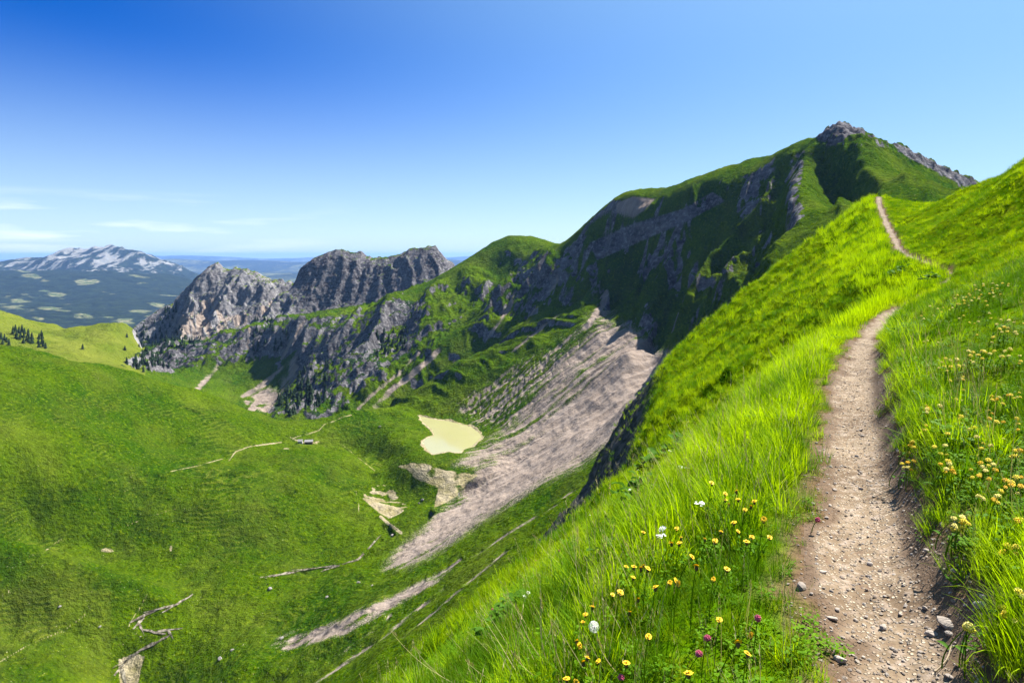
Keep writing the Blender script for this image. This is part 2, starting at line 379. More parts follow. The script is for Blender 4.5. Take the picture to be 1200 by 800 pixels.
def mid_height(x, y):
    z = rbf_mid(x, y)
    px = 600+F*x/y; py = 300-F*z/y
    # --- regional weights
    up = sstep(-20, 20, (y-(1000-1.45*x)))        # rough side of the scree foot (north-east of it)
    crest = [[(1240,262),(1154,220),(1084,186),(1042,168),(1013,156),(981,146),(955,167),(923,174),(885,193),(832,209),(780,226),(742,231),(690,262),(655,289),(640,282),(624,277),(596,276),(578,283),(557,297),(530,316),(515,328),(490,343)],[(971,165),(1000,193),(1032,215),(1070,244)],[(955,167),(941,177),(938,198),(927,212),(922,235)],[(927,212),(950,235),(976,262)]]
    dcr = np.minimum.reduce([dpoly(c, px, py) for c in crest]); kc = .12+.88*sstep(1, 20, dcr)
    crest2 = [[(155,385),(192,358),(234,323),(255,310),(290,318),(332,332),(340,345),(350,318),(367,304),(402,293),(434,305),(472,297),(493,289),(511,290),(530,315)]]
    kc2 = .5+.5*sstep(0, 14, np.minimum.reduce([dpoly(c, px, py) for c in crest2]))
    ridge_face = soft([(655,289),(690,262),(742,231),(780,226),(832,209),(923,174),(945,180),(935,215),(915,300),(900,360),(795,413),(771,413),(750,391),(715,377),(705,350),(660,350),(600,370),(560,360),(590,330)], px, py, 12)*sstep(480, 560, y)*(1-sstep(1300, 1400, y))
    t = -.576*x+.817*y; s = .817*x+.576*y        # along / across the ridge
    wq = 14*fbm(x/60, y/60, 3, 5)
    gul = ridged((t+wq)/46, (s+wq)/240, 4, 21)
    z = z+ridge_face*kc*((gul-.95)*16+(ridged((t+wq)/19, (s+wq)/130, 3, 29)-.9)*5)
    z = z+ridge_face*kc*(ridged((t+1.6*wq+.25*s)/105, (s)/420, 2, 27)-.85)*24
    led = fbm(t/140, s/140, 2, 8)                 # ledges along the bedding
    zz = z+led*10; fr = zz/23.0-np.floor(zz/23.0)
    z = z+ridge_face*kc*(sstep(.1, .9, fr)-fr)*5
    hillC = soft([(515,330),(557,297),(596,274),(640,280),(655,290),(640,330),(590,345),(540,350)], px, py, 8)*sstep(1100, 1180, y)
    z = z+hillC*kc*(ridged((x*.8+y*.6)/90, (y*.8-x*.6)/260, 4, 31)-.9)*16
    crag = soft([(140,425),(192,400),(269,388),(329,370),(355,372),(430,362),(450,350),(515,330),(590,330),(560,365),(500,415),(450,455),(385,492),(300,500),(250,440),(200,440)], px, py, 8)*sstep(950, 1020, y)*(1-sstep(1600, 1640, y))
    meadow = soft([(213,446),(240,430),(297,424),(345,410),(360,430),(330,480),(300,480),(250,470)], px, py, 8)
    crag = crag*(1-.8*meadow)
    w2 = 25*fbm(x/120, y/120, 3, 15)
    z = z+crag*((ridged((x*.9-y*.35+w2)/85, (y*.9+x*.35)/230, 5, 41)-.95)*20+(ridged(x/30, y/30, 4, 44)-.9)*4)
    pk = soft([(150,395),(200,350),(255,305),(345,330),(350,312),(402,288),(520,285),(545,320),(455,352),(330,372),(250,398)], px, py, 6)*sstep(1600, 1660, y)
    w3 = 22*fbm(x/100, y/100, 3, 25)
    z = z+pk*kc2*(1-.45*sstep(332, 350, px))*((ridged((x+w3)/75, (y+w3)/190, 5, 51)-.95)*24+(ridged(x/22, y/26, 4, 52)-.9)*6+fbm(x/16, y/16, 3, 53)*3)
    bowl = soft([(955,165),(1042,165),(1160,215),(1120,245),(1060,260),(980,262),(935,215)], px, py, 8)*sstep(470, 520, y)*(1-sstep(820, 880, y))
    z = z+bowl*kc*((ridged((x*.8-y*.6)/40, (y*.8+x*.6)/160, 4, 61)-.9)*8)
    cap = soft([(950,168),(981,140),(1015,150),(1056,162),(1160,215),(1140,226),(1090,202),(1045,176),(1010,168),(985,172)], px, py, 4)*(y > 640)*(y < 860)
    z = z+cap*(fbm(x/9, y/14, 4, 65)*4.5+(ridged(x/16, y/30, 3, 66)-.9)*4)
    rest = np.clip(1-ridge_face-crag-pk-bowl-hillC, 0, 1)
    # ribs on the green foot slopes
    foot = soft([(655,300),(705,350),(640,440),(560,480),(420,492),(400,480),(440,452),(510,400),(570,360)], px, py, 14)*sstep(850, 900, y)
    z = z+foot*(ridged((x*.75+y*.66+wq)/52, (y*.75-x*.66)/300, 3, 71)-.95)*11
    soft_hill = (1-sstep(880, 930, y))*rest
    z = z+soft_hill*(fbm(x/60, y/60, 4, 81)*4.2+fbm(x/8, y/12, 3, 82)*.8)
    tz = z/2.6+fbm(x/38, y/38, 3, 86)*.9; tf = tz-np.floor(tz)
    z = z+soft_hill*(sstep(.1, .9, tf)-tf)*.6*np.clip(.5+1.2*fbm(x/70, y/70, 2, 87), 0, 1)
    past = (1-sstep(-640, -560, x))*sstep(950, 1050, y)*(1-sstep(1560, 1620, y))
    z = z+past*fbm(x/110, y/150, 4, 85)*9
    z = z+(1-soft_hill)*fbm(x/12, y/12, 3, 91)*1.3+np.clip(ridge_face*kc+crag+pk*kc2, 0, 1)*(ridged(x/9, y/9, 3, 92)-.9)*2.6
    scr = soft(SCREE, px, py, 10)*(y < 900)
    z = z+scr*(fbm(( -.35*x+.93*y)/9, (.93*x+.35*y)/90, 4, 95)*1.8)
    # channels and pits
    dz = dpoly(beck_px, px, py); z = z-(1-sstep(1, 4, dz))*(y < 600)*2.2*soft_hill
    pit = [(537,571),(545,564),(560,562),(579,555),(570,562),(556,569),(543,576),(538,576)]
    z = z-soft(pit, px, py, 2)*5.5*(y < 720)
    pit2 = [(483,618),(492,606),(503,600),(508,603),(500,612),(490,621)]
    z = z-soft(pit2, px, py, 2)*5*(y < 720)
    cut = [(440,624),(448,616),(456,616),(463,627),(452,630),(443,631)]
    z = z-soft(cut, px, py, 2)*4*(y < 720)
    # the lake basin
    dl = dpoly(lake_xy+[lake_xy[0]], x, y); il = inpoly(lake_xy, x, y)
    near = sstep(60, 4, dl)
    z = np.where(il, LZ-.4-np.minimum(dl*.12, 3), np.where(dl < 60, z*(1-near)+np.maximum(z, LZ+.25+dl*.05)*near, z))
    z = np.where((~il) & (dl < 5), np.clip(z, LZ+.1+dl*.06, LZ+.3+dl*.5), z)
    return z

def build_mid():
    us = np.concatenate([np.linspace(-1.0, -.80, 20)[:-1], np.linspace(-.80, .74, 860), np.linspace(.74, 1.0, 20)[1:]])
    ys = np.concatenate([np.linspace(55, 330, 50)[:-1], np.linspace(330, 420, 55)[:-1], np.linspace(420, 1000, 390)[:-1], np.linspace(1000, 1600, 250)[:-1], np.linspace(1600, 1930, 190)[:-1], np.linspace(1930, 2300, 14)])
    U, Y = np.meshgrid(us, ys); X = U*Y
    Z = mid_height(X, Y)
    V = np.stack([X, Y, Z], -1).reshape(-1, 3); nr, nc = X.shape
    i = np.arange(nr*nc).reshape(nr, nc)
    Fq = np.stack([i[:-1, :-1], i[:-1, 1:], i[1:, 1:], i[1:, :-1]], -1).reshape(-1, 4)
    Nn = vnormals(V, Fq)
    x, y, z = V.T; px = 600+F*x/y; py = 300-F*z/y
    slope = 1-Nn[:, 2]                                           # 0 flat .. 1 vertical
    n1 = fbm(x/45, y/45, 4, 101); n2 = fbm(x/14, y/14, 3, 102)
    rock = np.zeros(len(x)); scree = np.zeros(len(x)); pale = np.zeros(len(x)); forest = np.zeros(len(x)); tint = np.zeros(len(x))
    nearv = y < 905
    # rock by steepness
    rk = sstep(.37, .50, slope+.12*n1+.06*n2)
    rfa = soft([(690,262),(742,231),(832,209),(923,174),(945,180),(935,215),(915,300),(900,360),(795,413),(771,413),(750,391),(715,377),(660,350)], px, py, 12)*(y > 480)*(y < 1200)
    rock = np.where(y > 480, rk*.9*(1-.9*rfa*sstep(-.62, -.08, -n1-.6*n2)), 0)
    pk = soft([(140,400),(175,365),(200,340),(255,300),(345,325),(350,305),(402,283),(520,280),(550,320),(455,352),(400,360),(330,372),(250,398)], px, py, 4)*(y > 1610)
    rock = np.maximum(rock, pk*sstep(.10, .2, slope+.05*n1))
    cr = soft([(140,425),(192,400),(269,388),(329,370),(355,374),(430,366),(450,352),(500,352),(480,410),(430,452),(385,490),(300,495),(345,440),(345,415),(241,418),(200,438)], px, py, 4)*(y > 1000)*(y < 1600)
    rock = np.maximum(rock, cr*sstep(.22, .32, slope+.12*n1))
    rock = np.maximum(rock, .95*soft([(1042,164),(1056,170),(1154,218),(1150,226),(1120,214),(1085,196),(1062,186)], px, py, 4)*(y < 860))
    rock = np.maximum(rock, .95*soft([(956,160),(981,140),(1015,152),(1012,156),(996,158),(988,164),(975,156),(960,166)], px, py, 3)*(y < 860))
    rock = np.maximum(rock, .9*soft([(925,190),(940,172),(944,178),(940,205),(936,235),(948,250),(930,262),(920,240)], px, py, 3)*(y < 860)*sstep(-.3, .2, n2))
    band = soft([(690,285),(742,262),(800,245),(835,225),(850,235),(800,262),(745,285),(700,305)], px, py, 5)*(y < 1200)*(y > 600)
    rock = np.maximum(rock, band*sstep(.22, .38, slope+.22*n1+.1*n2))
    top = soft([(722,238),(742,230),(768,233),(756,246),(742,256),(722,250)], px, py, 2)*(y < 1200)
    scree = np.maximum(scree, top*.8)
    bw = soft([(955,170),(1042,172),(1120,215),(1120,245),(1060,260),(980,262),(940,225)], px, py, 4)*(y > 470)*(y < 880); capm = soft([(956,160),(981,140),(1015,152),(1012,157),(996,160),(984,168),(970,166),(958,170)], px, py, 3)
    rock = rock*(1-.75*bw*(1-capm))
    # scree with streaks down the fall line
    p = -.35*x+.93*y; q = .93*x+.35*y
    st = fbm(p/7, q/110, 4, 111)*1.1+fbm(p/22, q/200, 2, 112)*.6
    full = soft(SCREE, px, py, 20)*nearv; core = soft([(735,392),(790,413),(770,450),(715,518),(640,563),(560,612),(480,664),(460,664),(500,618),(560,572),(620,530),(690,470)], px, py, 25)*nearv
    scree = np.maximum(scree, full*np.clip(.66+st*.42+core*.55+.2*n2, 0, 1))
    scree = np.maximum(scree, soft(SCREE_MIX, px, py, 14)*(y < 1000)*np.clip(.36+st*.6+.6*fbm(x/5, y/9, 3, 114), 0, .95))
    scree = np.maximum(scree, soft(SCREE_LOW, px, py, 7)*nearv*np.clip(.72+st*.5+.4*n2, 0, 1))
    for ln, w in (([(540,655),(480,700),(430,745),(400,765)],3),([(520,690),(450,745),(400,780),(360,805)],3.5),([(600,640),(540,690),(470,750)],2.5),([(720,535),(650,592),(600,622),(550,655)],2.5),([(470,455),(490,430),(515,395),(520,388)],0)):
        if w: scree = np.maximum(scree, (1-sstep(w*.1, w*1.4, dpoly(ln, px, py)+1.5*n2))*nearv*np.clip(.40+.8*n2, 0, 1))
    # pale chutes on the far slopes
    for ln, w in (([(420,478),(445,455),(468,437),(490,412)],3.5),([(440,478),(455,460),(500,425),(515,410)],5),([(570,398),(580,385),(597,360),(602,345)],3),([(600,412),(640,380),(665,362)],2.5),([(711,342),(705,360),(690,380),(660,402)],5),([(290,445),(262,470)],0),([(232,452),(245,435),(255,428)],2.5),([(290,470),(320,455),(345,430)],6),([(300,468),(335,440),(346,420)],3),([(650,320),(655,330),(640,345)],3),([(520,400),(540,385)],0),([(298,421),(290,405),(294,385)],3),([(330,420),(345,395),(358,376)],3),([(375,400),(400,385)],0)):
        if w: scree = np.maximum(scree, (1-sstep(w*.1, w*1.2, dpoly(ln, px, py)+2.0*n2))*(y > 800)*(y < 1600)*np.clip(.7+.8*n1, 0, 1))
    for pg in ([(281,464),(300,452),(325,434),(346,413),(348,418),(328,440),(305,458),(285,468)],[(290,480),(300,466),(327,443),(346,430),(346,440),(332,458),(323,472),(312,484)],[(228,455),(240,440),(252,430),(256,432),(244,446),(233,458)]):
        scree = np.maximum(scree, soft(pg, px, py, 2.5)*(y > 905)*(y < 1600)*np.clip(.75+.8*n1, 0, 1))
    # bright scree tongues below peak A
    ton = soft([(196,392),(222,360),(250,345),(262,372),(300,362),(325,350),(322,362),(290,380),(255,395),(225,400)], px, py, 3)*(y > 1600)
    stA = fbm((x*.8+y*.6)/16, (y*.8-x*.6)/120, 3, 121)
    scree = np.maximum(scree, ton*np.clip(.55+stA*1.2, 0, 1)*1.0)
    scree = np.maximum(scree, soft([(460,348),(483,341),(500,333),(512,330),(497,342),(470,350)], px, py, 3)*(y > 1550)*.9)
    # pale gravel, clay steps and trails
    stp = np.sin((x*.35+y*.94)/1.9+3*n2)
    pale = np.maximum(pale, soft(GRAVEL, px, py, 2.5)*nearv*np.clip(.8+.6*n2, 0, 1))
    clay = soft(TERR, px, py, 2)*nearv
    pale = np.maximum(pale, clay*np.where(py-.3*(px-450) > 590, 1, np.clip(.42+.45*stp+.2*n2, 0, 1)))
    pale = np.maximum(pale, (1-sstep(.8, 2.6, dpoly([(446,605),(455,613),(470,624)], px, py)))*nearv)
    for ln, w in (([(342,515),(346,512),(359,509),(374,504),(380,497),(392,493),(400,489),(412,486)],1.0),([(340,512),(352,518),(372,519)],1.3),([(268,540),(276,529),(292,523),(330,518)],1.2),([(200,552),(230,546),(262,537)],.7),([(34,651),(50,648),(57,642),(72,631)],1.4),([(125,627),(150,615),(175,605),(205,596)],.8),([(0,700),(40,670),(60,655)],.5),([(150,735),(162,715),(173,696)],1.2),([(0,775),(30,757),(75,738),(100,720)],.9),([(417,575),(420,590),(421,600)],1.0),([(400,520),(425,540),(440,552)],.8),([(100,588),(125,583),(160,570)],.5)):
        pale = np.maximum(pale, (1-sstep(w*.35, w*1.3, dpoly(ln, px, py)))*nearv*np.clip(.60+.25*n2, 0, .72))
    for c, r1, r2 in (((127,645),7,2),((200,642),1.6,4),((335,525),4,1),((372,517),4,1.2)):
        e = np.hypot((px-c[0])/r1, (py-c[1])/r2); pale = np.maximum(pale, (1-sstep(.2, 1.5, e+1.2*n2))*nearv*.7)
    pale = np.maximum(pale, soft([(139,772),(158,766),(170,768),(165,785),(160,810),(140,810)], px, py, 2)*nearv*np.clip(.8+n2, 0, 1))
    dlk = dpoly(lake_xy+[lake_xy[0]], x, y); pale = np.maximum(pale, sstep(5.0, 1.5, dlk+2*n2)*nearv*.75)
    # dark conifer slopes
    fo = soft([(160,380),(178,370),(205,345),(215,350),(192,378),(212,388),(240,396),(232,408),(190,407),(155,408)], px, py, 4)*(y > 1500)
    forest = np.maximum(forest, fo*np.clip(.9+n1, 0, 1))
    fo2 = soft([(140,428),(165,410),(240,402),(235,412),(200,436),(150,432)], px, py, 3)*(y > 1200)
    forest = np.maximum(forest, fo2*np.clip(.6+n1, 0, 1))
    forest = np.maximum(forest, cr*np.clip(.42+n1*1.5, 0, 1)*sstep(.55, .35, slope)*.9)
    # drier grass
    tint = np.where((y > 905) & (px < 170) & (y < 1600), .75+.4*fbm(x/70, y/70, 3, 131), 0.03+.25*fbm(x/50, y/50, 4, 132))
    tint = np.where((py > 690) & (px < 130) & nearv, tint+.2, tint); tint = np.where(y > 1640, np.where(px < 342, np.clip(.30, 0, 1), -.12)+.45*fbm(x/40, y/60, 3, 133), tint); tint = np.clip(tint, 0, 1)
    track = np.where(nearv & (px < 470) & (x < -60), np.clip(.35+1.3*fbm(x/55, y/55, 3, 141), 0, 1), 0)
    rock = np.where((x < -75) & nearv, 0, rock)
    mask = np.stack([np.clip(rock, 0, 1), np.clip(scree, 0, 1), np.clip(pale, 0, 1), np.clip(forest, 0, 1)], -1)
    # --- which landform each face belongs to
    fc = V[Fq].mean(1); fx, fy, fz = fc.T; fpx = 600+F*fx/fy; fpy = 300-F*fz/fy
    reg = np.zeros(len(Fq), int)                                   # 0 mountain ridge
    tline = fx+(fy-690)*.55                                        # west of the valley line is the left hill
    lefthill = (fy < 905) & ((fpx < 496) | (fx < -150)) & ~inpoly([(450,666),(480,664),(520,640),(560,560),(640,560),(800,400),(800,900),(250,900),(316,757),(400,700)], fpx, fpy)
    reg[lefthill] = 1
    reg[inpoly(SCREE, fpx, fpy) & (fy < 905) & (reg == 0)] = 2
    reg[(fy > 905) & (fx < -560+(fy-905)*.02) & (fy < 1600) & (fpx < 165)] = 3
    reg[(fy > 960) & (fy < 1600) & (reg == 0) & inpoly([(100,440),(165,405),(329,368),(448,350),(470,352),(511,372),(430,455),(395,487),(340,520),(100,520)], fpx, fpy)] = 4
    reg[(fy >= 1600) & (fpx < 342)] = 5
    reg[(fy >= 1600) & (fpx >= 342) & (fpx < 560)] = 6
    reg[(fy > 1160) & (fy < 1600) & (reg == 0) & (fpx > 470) & (fpx < 656)] = 7
    names = [('mountain_ridge', 'long green mountain ridge rising to a dark rocky summit, cliffs in shade', 'mountain'),
             ('valley_meadow', 'rounded green grassy hill and valley floor left of the lake', 'meadow'),
             ('scree_slope', 'pale pinkish scree slope falling to the lake', 'scree'),
             ('hill_pasture', 'light yellowish green hill with a dark clump of conifers', 'hill'),
             ('crag_slope', 'dark shaded crags and gullies behind the green hill', 'crag'),
             ('rocky_peak', 'pointed grey rock peak with white scree tongues', 'peak'),
             ('rock_wall', 'broad bluish grey rock wall with a rounded top', 'cliff'),
             ('grassy_knoll', 'round topped green knoll with dark rock gullies beside the ridge', 'hill')]
    for k, (nm, lb, ct) in enumerate(names):
        o = submesh(nm, V, Fq, reg == k, {'mask': mask, 'tint': tint, 'track': track}, Nn, MAT_T); tag(o, lb, ct, kind='structure')
    return X, Y, Z, us, ys
GX, GY, GZ, GU, GYS = build_mid()
def mid_z(x, y):
    u = x/y; j = np.clip(np.searchsorted(GU, u)-1, 0, len(GU)-2); i = np.clip(np.searchsorted(GYS, y)-1, 0, len(GYS)-2)
    a = (u-GU[j])/(GU[j+1]-GU[j]); b = (y-GYS[i])/(GYS[i+1]-GYS[i])
    return (GZ[i, j]*(1-a)+GZ[i, j+1]*a)*(1-b)+(GZ[i+1, j]*(1-a)+GZ[i+1, j+1]*a)*b
def cast(px, py, ylo=330, yhi=1950, n=2600):                       # first terrain point along the line of sight
    ys = np.linspace(ylo, yhi, n); xs = (px-600)/F*ys; zs = (300-py)/F*ys
    g = mid_z(xs, ys); k = np.argmax(g >= zs)
    if not (g >= zs).any(): return None
    return xs[k], ys[k], g[k]

# ------------------------------------------------------------------ far land: wooded hills, pale mountain, plain and distant ranges
def build_far():
    ln = []
    B = ln.append
    B(L3((-150,395,4500),(0,396,4500),(100,398,4500),(200,400,4500)))
    B([(-2500,2350,-520),(-1500,2350,-520),(-600,2350,-520),(800,2350,-520),(2500,2350,-520),(-800,3400,-600),(900,3400,-600),(3500,4000,-600),(3000,7000,-600)])
    B(L3((-150,372,5400),(0,374,5400),(80,378,5400),(160,380,5400),(215,375,5600)))
    B(L3((-150,345,7200),(0,348,7200),(60,345,7400),(130,348,7300),(190,358,7000),(225,352,7400)))
    B(L3((-150,316,9500),(0,317,9500),(28,319,9400),(60,320,9400),(90,318,9500),(125,316,9600),(150,317,9600),(175,320,9600),(200,322,9700),(225,329,9800)))
    B(L3((-150,322,10600),(0,322,10600),(100,322,10800),(200,326,10800)))
    B(L3((-150,312,13000),(0,311,13000),(28,309,13000),(52,300,13000),(66,296,13000),(78,292,13000),(90,296,13000),(102,295,13000),(111,289,13000),(120,292,13000),(130,290,13000),(140,291,13000),(143,289,13000),(149,297,13000),(156,293,13000),(164,295,13000),(170,298,13000),(180,304,13000),(200,313,13000),(212,316,13000),(222,321,13000),(232,328,13000)))
    B(L3((60,318,11600),(110,316,11700),(140,314,12000),(180,322,11700)))
    B([(-9000,15000,-500),(-5000,15000,-560),(-5200,11000,-560),(-3500,9000,-600),(-2000,12000,-560),(1000,12000,-560),(6000,12000,-560)])
    pts = densify(ln, 700)
    f = make_rbf(pts)
    us = np.concatenate([np.linspace(-1.05, -.80, 30)[:-1], np.linspace(-.80, .12, 620), np.linspace(.12, 1.05, 100)[1:]])
    ys = np.concatenate([np.linspace(2250, 8000, 130)[:-1], np.linspace(8000, 11000, 60)[:-1], np.linspace(11000, 13600, 130)[:-1], np.geomspace(13600, 70000, 110)])
    U, Y = np.meshgrid(us, ys); X = U*Y
    Z = f(X, np.minimum(Y, 15000))
    w = sstep(13600, 15500, Y); Z = Z*(1-w)+(-560)*w
    X_, Y_ = X, Y
    px = 600+F*X/Y; py = 300-F*Z/Y
    mtn = soft([(-60,325),(40,296),(78,286),(140,284),(170,292),(225,316),(225,332),(100,330)], px, py, 8)*(Y > 10300)*(Y < 13800)
    Z = Z+mtn*(ridged(X/900, Y/1500, 5, 201)-.95)*95
    Z = Z+(1-w)*(1-mtn)*fbm(X/1200, Y/1600, 4, 202)*45*sstep(3000, 6000, Y)
    # low ranges on the horizon
    def rng_(y0, wid, h, sd, sc): return np.exp(-((Y-y0)/wid)**2)*np.clip(h*(.62+.55*fbm(X/sc, Y/sc/3, 5, sd)), 0, None)
    Z = Z+w*(rng_(19000, 1700, 240, 211, 3500)*(X > -9000)*sstep(-9500, -6000, X)+rng_(30000, 3000, 380, 214, 7000)+rng_(52000, 5000, 640, 217, 12000))
    Z = Z+w*np.exp(-((Y-27000)/2600)**2)*560*np.exp(-(((px-480)/75)**2))*(.8+.4*fbm(X/2500, Y/6000, 4, 219))
    V = np.stack([X, Y, Z], -1).reshape(-1, 3); nr, nc = X.shape; i = np.arange(nr*nc).reshape(nr, nc)
    Fq = np.stack([i[:-1, :-1], i[:-1, 1:], i[1:, 1:], i[1:, :-1]], -1).reshape(-1, 4); Nn = vnormals(V, Fq)
    x, y, z = V.T; px = 600+F*x/y; py = 300-F*z/y
    field = np.zeros(len(x)); n = fbm(x/300, y/500, 3, 221); nf = fbm(x/110, y/260, 4, 226, .65)
    for c, r1, r2 in (((45,326),14,3),((100,329),18,3.5),((55,342),17,3.5),((20,351),24,3),((60,362),22,2.5),((20,361),24,3.5),((98,370),16,3),((130,372),26,4),((170,367),20,4),((200,362),14,3),((165,324),14,1.6),((185,357),10,2),((28,318),9,1.5),((150,378),14,2.5),((45,373),8,2),((208,372),10,3)):
        e = np.hypot((px-c[0])/r1, (py-c[1]-.12*(px-c[0]))/r2); field = np.maximum(field, (1-sstep(.3, 1.7, e+1.0*n))*.60)
    field = np.maximum(field, np.where((y > 13800), .40+.25*fbm(x/1500, y/3000, 3, 223), 0))
    field = np.maximum(field, np.where(y < 9400, .06+.42*fbm(x/300, y/700, 5, 224), 0))
    mt = soft([(-60,325),(40,296),(78,286),(140,284),(170,292),(225,316),(200,322),(100,322)], px, py, 5)*(y > 10300)*(y < 13900)
    rock = mt*np.clip(.20+1.2*fbm(x/150, y/500, 5, 231, .65)+.30*sstep(318, 296, py)+.25*np.exp(-((px-127)/16)**2), 0, 1)
    mask = np.stack([rock, field, field*0, field*0], -1)
    fc = V[Fq].mean(1); fy = fc[:, 1]; fpx = 600+F*fc[:, 0]/fy
    reg = np.where(fy > 13700, 2, np.where((fy > 10300) & (fpx < 240), 1, 0))
    for k, (nm, lb, ct) in enumerate([('wooded_hills', 'dark blue wooded hills with pale clearings far left', 'hills'), ('distant_mountain', 'pale limestone mountain far away on the left horizon', 'mountain'), ('distant_plain', 'hazy blue plain and low ranges on the horizon', 'plain')]):
        o = submesh(nm, V, Fq, reg == k, {'mask': mask}, Nn, MAT_F); tag(o, lb, ct, kind='structure')
build_far()

# ------------------------------------------------------------------ near ground: the footpath on the ridge and its grassy flanks
def lerp_tab(tab):
    a = np.array(tab, float)
    def f(y):
        # smooth (Hermite) interpolation through the table
        xs, v = a[:, 0], a[:, 1]; m = np.gradient(v, xs)
        y = np.clip(y, xs[0], xs[-1]); k = np.clip(np.searchsorted(xs, y)-1, 0, len(xs)-2)
        h = xs[k+1]-xs[k]; t = (y-xs[k])/h
        return (2*t**3-3*t**2+1)*v[k]+(t**3-2*t**2+t)*h*m[k]+(-2*t**3+3*t**2)*v[k+1]+(t**3-t**2)*h*m[k+1]
    return f
xp_in = lerp_tab([(-6,-2.6),(0,.15),(2.56,1.40),(3.4,1.74),(4.2,2.12),(5.33,2.64),(7.1,3.50),(9.1,4.55),(12.8,6.62),(18.3,10.1),(22,12.8),(27,17.0),(32,20.6),(36,22.0),(40,23.2),(50,28.0),(60,32.9),(76,40.8),(90,49.5),(130,76)])
def xp(y): return np.where(y < -6, -2.6+(y+6)*.46, np.where(y > 130, 76+(y-130)*.62, xp_in(y)))
zp_in = lerp_tab([(-6,-1.75),(0,-1.62),(2.56,-1.60),(8,-1.60),(13,-1.60),(18,-1.6),(22,-1.57),(27,-1.2),(32,-.75),(40,.05),(50,1.3),(60,2.9),(70,5.2),(77,6.7),(84,6.3),(95,3.5),(110,0),(130,-4)])
def zp(y): return np.where(y < -6, -1.75+(y+6)*.03, np.where(y > 130, -4-(y-130)*.1, zp_in(y)))
hw_in = lerp_tab([(0,.20),(4,.20),(7,.22),(12,.25),(20,.28),(25,.14),(30,.09),(36,.10),(41,.2),(50,.28),(76,.30),(100,.3)])
sr_in = lerp_tab([(-10,.25),(0,.25),(5,.30),(8,.42),(12,.56),(16,.46),(20,.36),(25,.48),(30,.60),(40,.72),(50,.60),(60,.38),(70,.02),(80,-.45),(100,-.5)])
droll_in = lerp_tab([(0,9),(20,12.5),(30,14),(40,14.4),(50,16.2),(65,20),(80,23),(95,24)])
def near_height(x, y):
    c = xp(y); h = hw_in(y); d = c-x
    z = zp(y)
    # left flank
    dl = np.clip(d-h-.05, 0, None); s = .86-.18*sstep(11, 28, y)+.09*sstep(34, 60, y)
    fall = s*(np.sqrt(dl*dl+.9**2)-.9)*1.0+.02*dl
    droll = droll_in(y); d2 = np.clip(dl-droll, 0, None)
    k2 = .35+1.0*sstep(22, 34, y)-.6*sstep(45, 70, y)
    steep = k2*(np.minimum(np.sqrt(d2*d2+1)-1, 22)) - .0*d2
    fallz = fall+steep
    # right bank and slope
    dr = np.clip(-d-h, 0, None); sr = sr_in(y)
    bank = .22*sstep(0.02, .42, dr)*sstep(40, 10, y)+.05*sstep(0, .3, dr)
    lim = 20.0; rise = sr*(np.minimum(dr, lim)-.35*sstep(0, .8, dr))-.5*np.clip(dr-lim, 0, None)
    z = z-np.where(d > 0, fallz, 0)+np.where(d < 0, bank+np.where(dr > 0, rise, 0), 0)
    # relief
    a = np.abs(d)-h; grass = sstep(0, .5, a)
    far = sstep(4, 25, y)
    z = z+grass*(fbm(x/2.6, y/2.6, 4, 301)*.10*(.6+2.2*far)+far*fbm(x/9, y/9, 3, 302)*.55*sstep(.5, 4, a))
    terr = far*sstep(1, 5, dl); zz = z+fbm(x/12, y/12, 3, 305)*1.2; fr = zz/.9-np.floor(zz/.9)
    z = z+terr*(sstep(0.15, .85, fr)-fr)*.62+terr*fbm(x/1.7, y/1.7, 3, 307)*.16
    crag = np.where(d > 0, sstep(1, 6, d2)*sstep(22, 40, y), 0); z = z+crag*fbm(x/5, y/5, 4, 306)*1.6
    # worn, slightly dished tread with stony edges
    tread = 1-sstep(.0, .25, a); z = z-tread*.03*(1-np.clip(np.abs(d)/np.maximum(h, .01), 0, 1)**2)+tread*(fbm(x/.35, y/.35, 3, 303)*.018+fbm(x/.07, y/.07, 2, 304)*.006)*sstep(30, 12, y)
    r = np.hypot(x, y); z = z-sstep(125, 168, r)*22
    return z

def near_material():
    m = NB('meadow_ground'); pos = m.pos()
    n1 = m.noise(pos, .35, 4, .6); n2 = m.noise(pos, 3.0, 5, .7); n3 = m.noise(pos, 1.1, 5, .65)
    g = m.mix(m.ramp(n1, .35, .65), (.050, .115, .001), (.110, .165, .002))
    g = m.mix(m.ramp(n3, .45, .28), g, (.012, .028, .001)); g = m.mix(m.ramp(n3, .55, .75), g, (.15, .18, .008))
    g = m.mix(m.ramp(n2, .5, .75), g, (.12, .15, .004)); g = m.mix(m.ramp(n2, .46, .34), g, (.010, .024, .001))
    soil = m.mix(n2, (.06, .036, .02), (.15, .10, .06))
    col = m.mix(m.attr('soil').outputs['Fac'], g, soil)
    crag = m.mix(m.ramp(n3, .35, .7), (.035, .04, .03), (.10, .095, .085))
    col = m.mix(m.attr('crag').outputs['Fac'], col, crag)
    m.principled(col, 1.0, .0, m.bump(m.math('ADD', n2, m.math('MULTIPLY', n3, 2.5)), .9, .12)); return m.mat
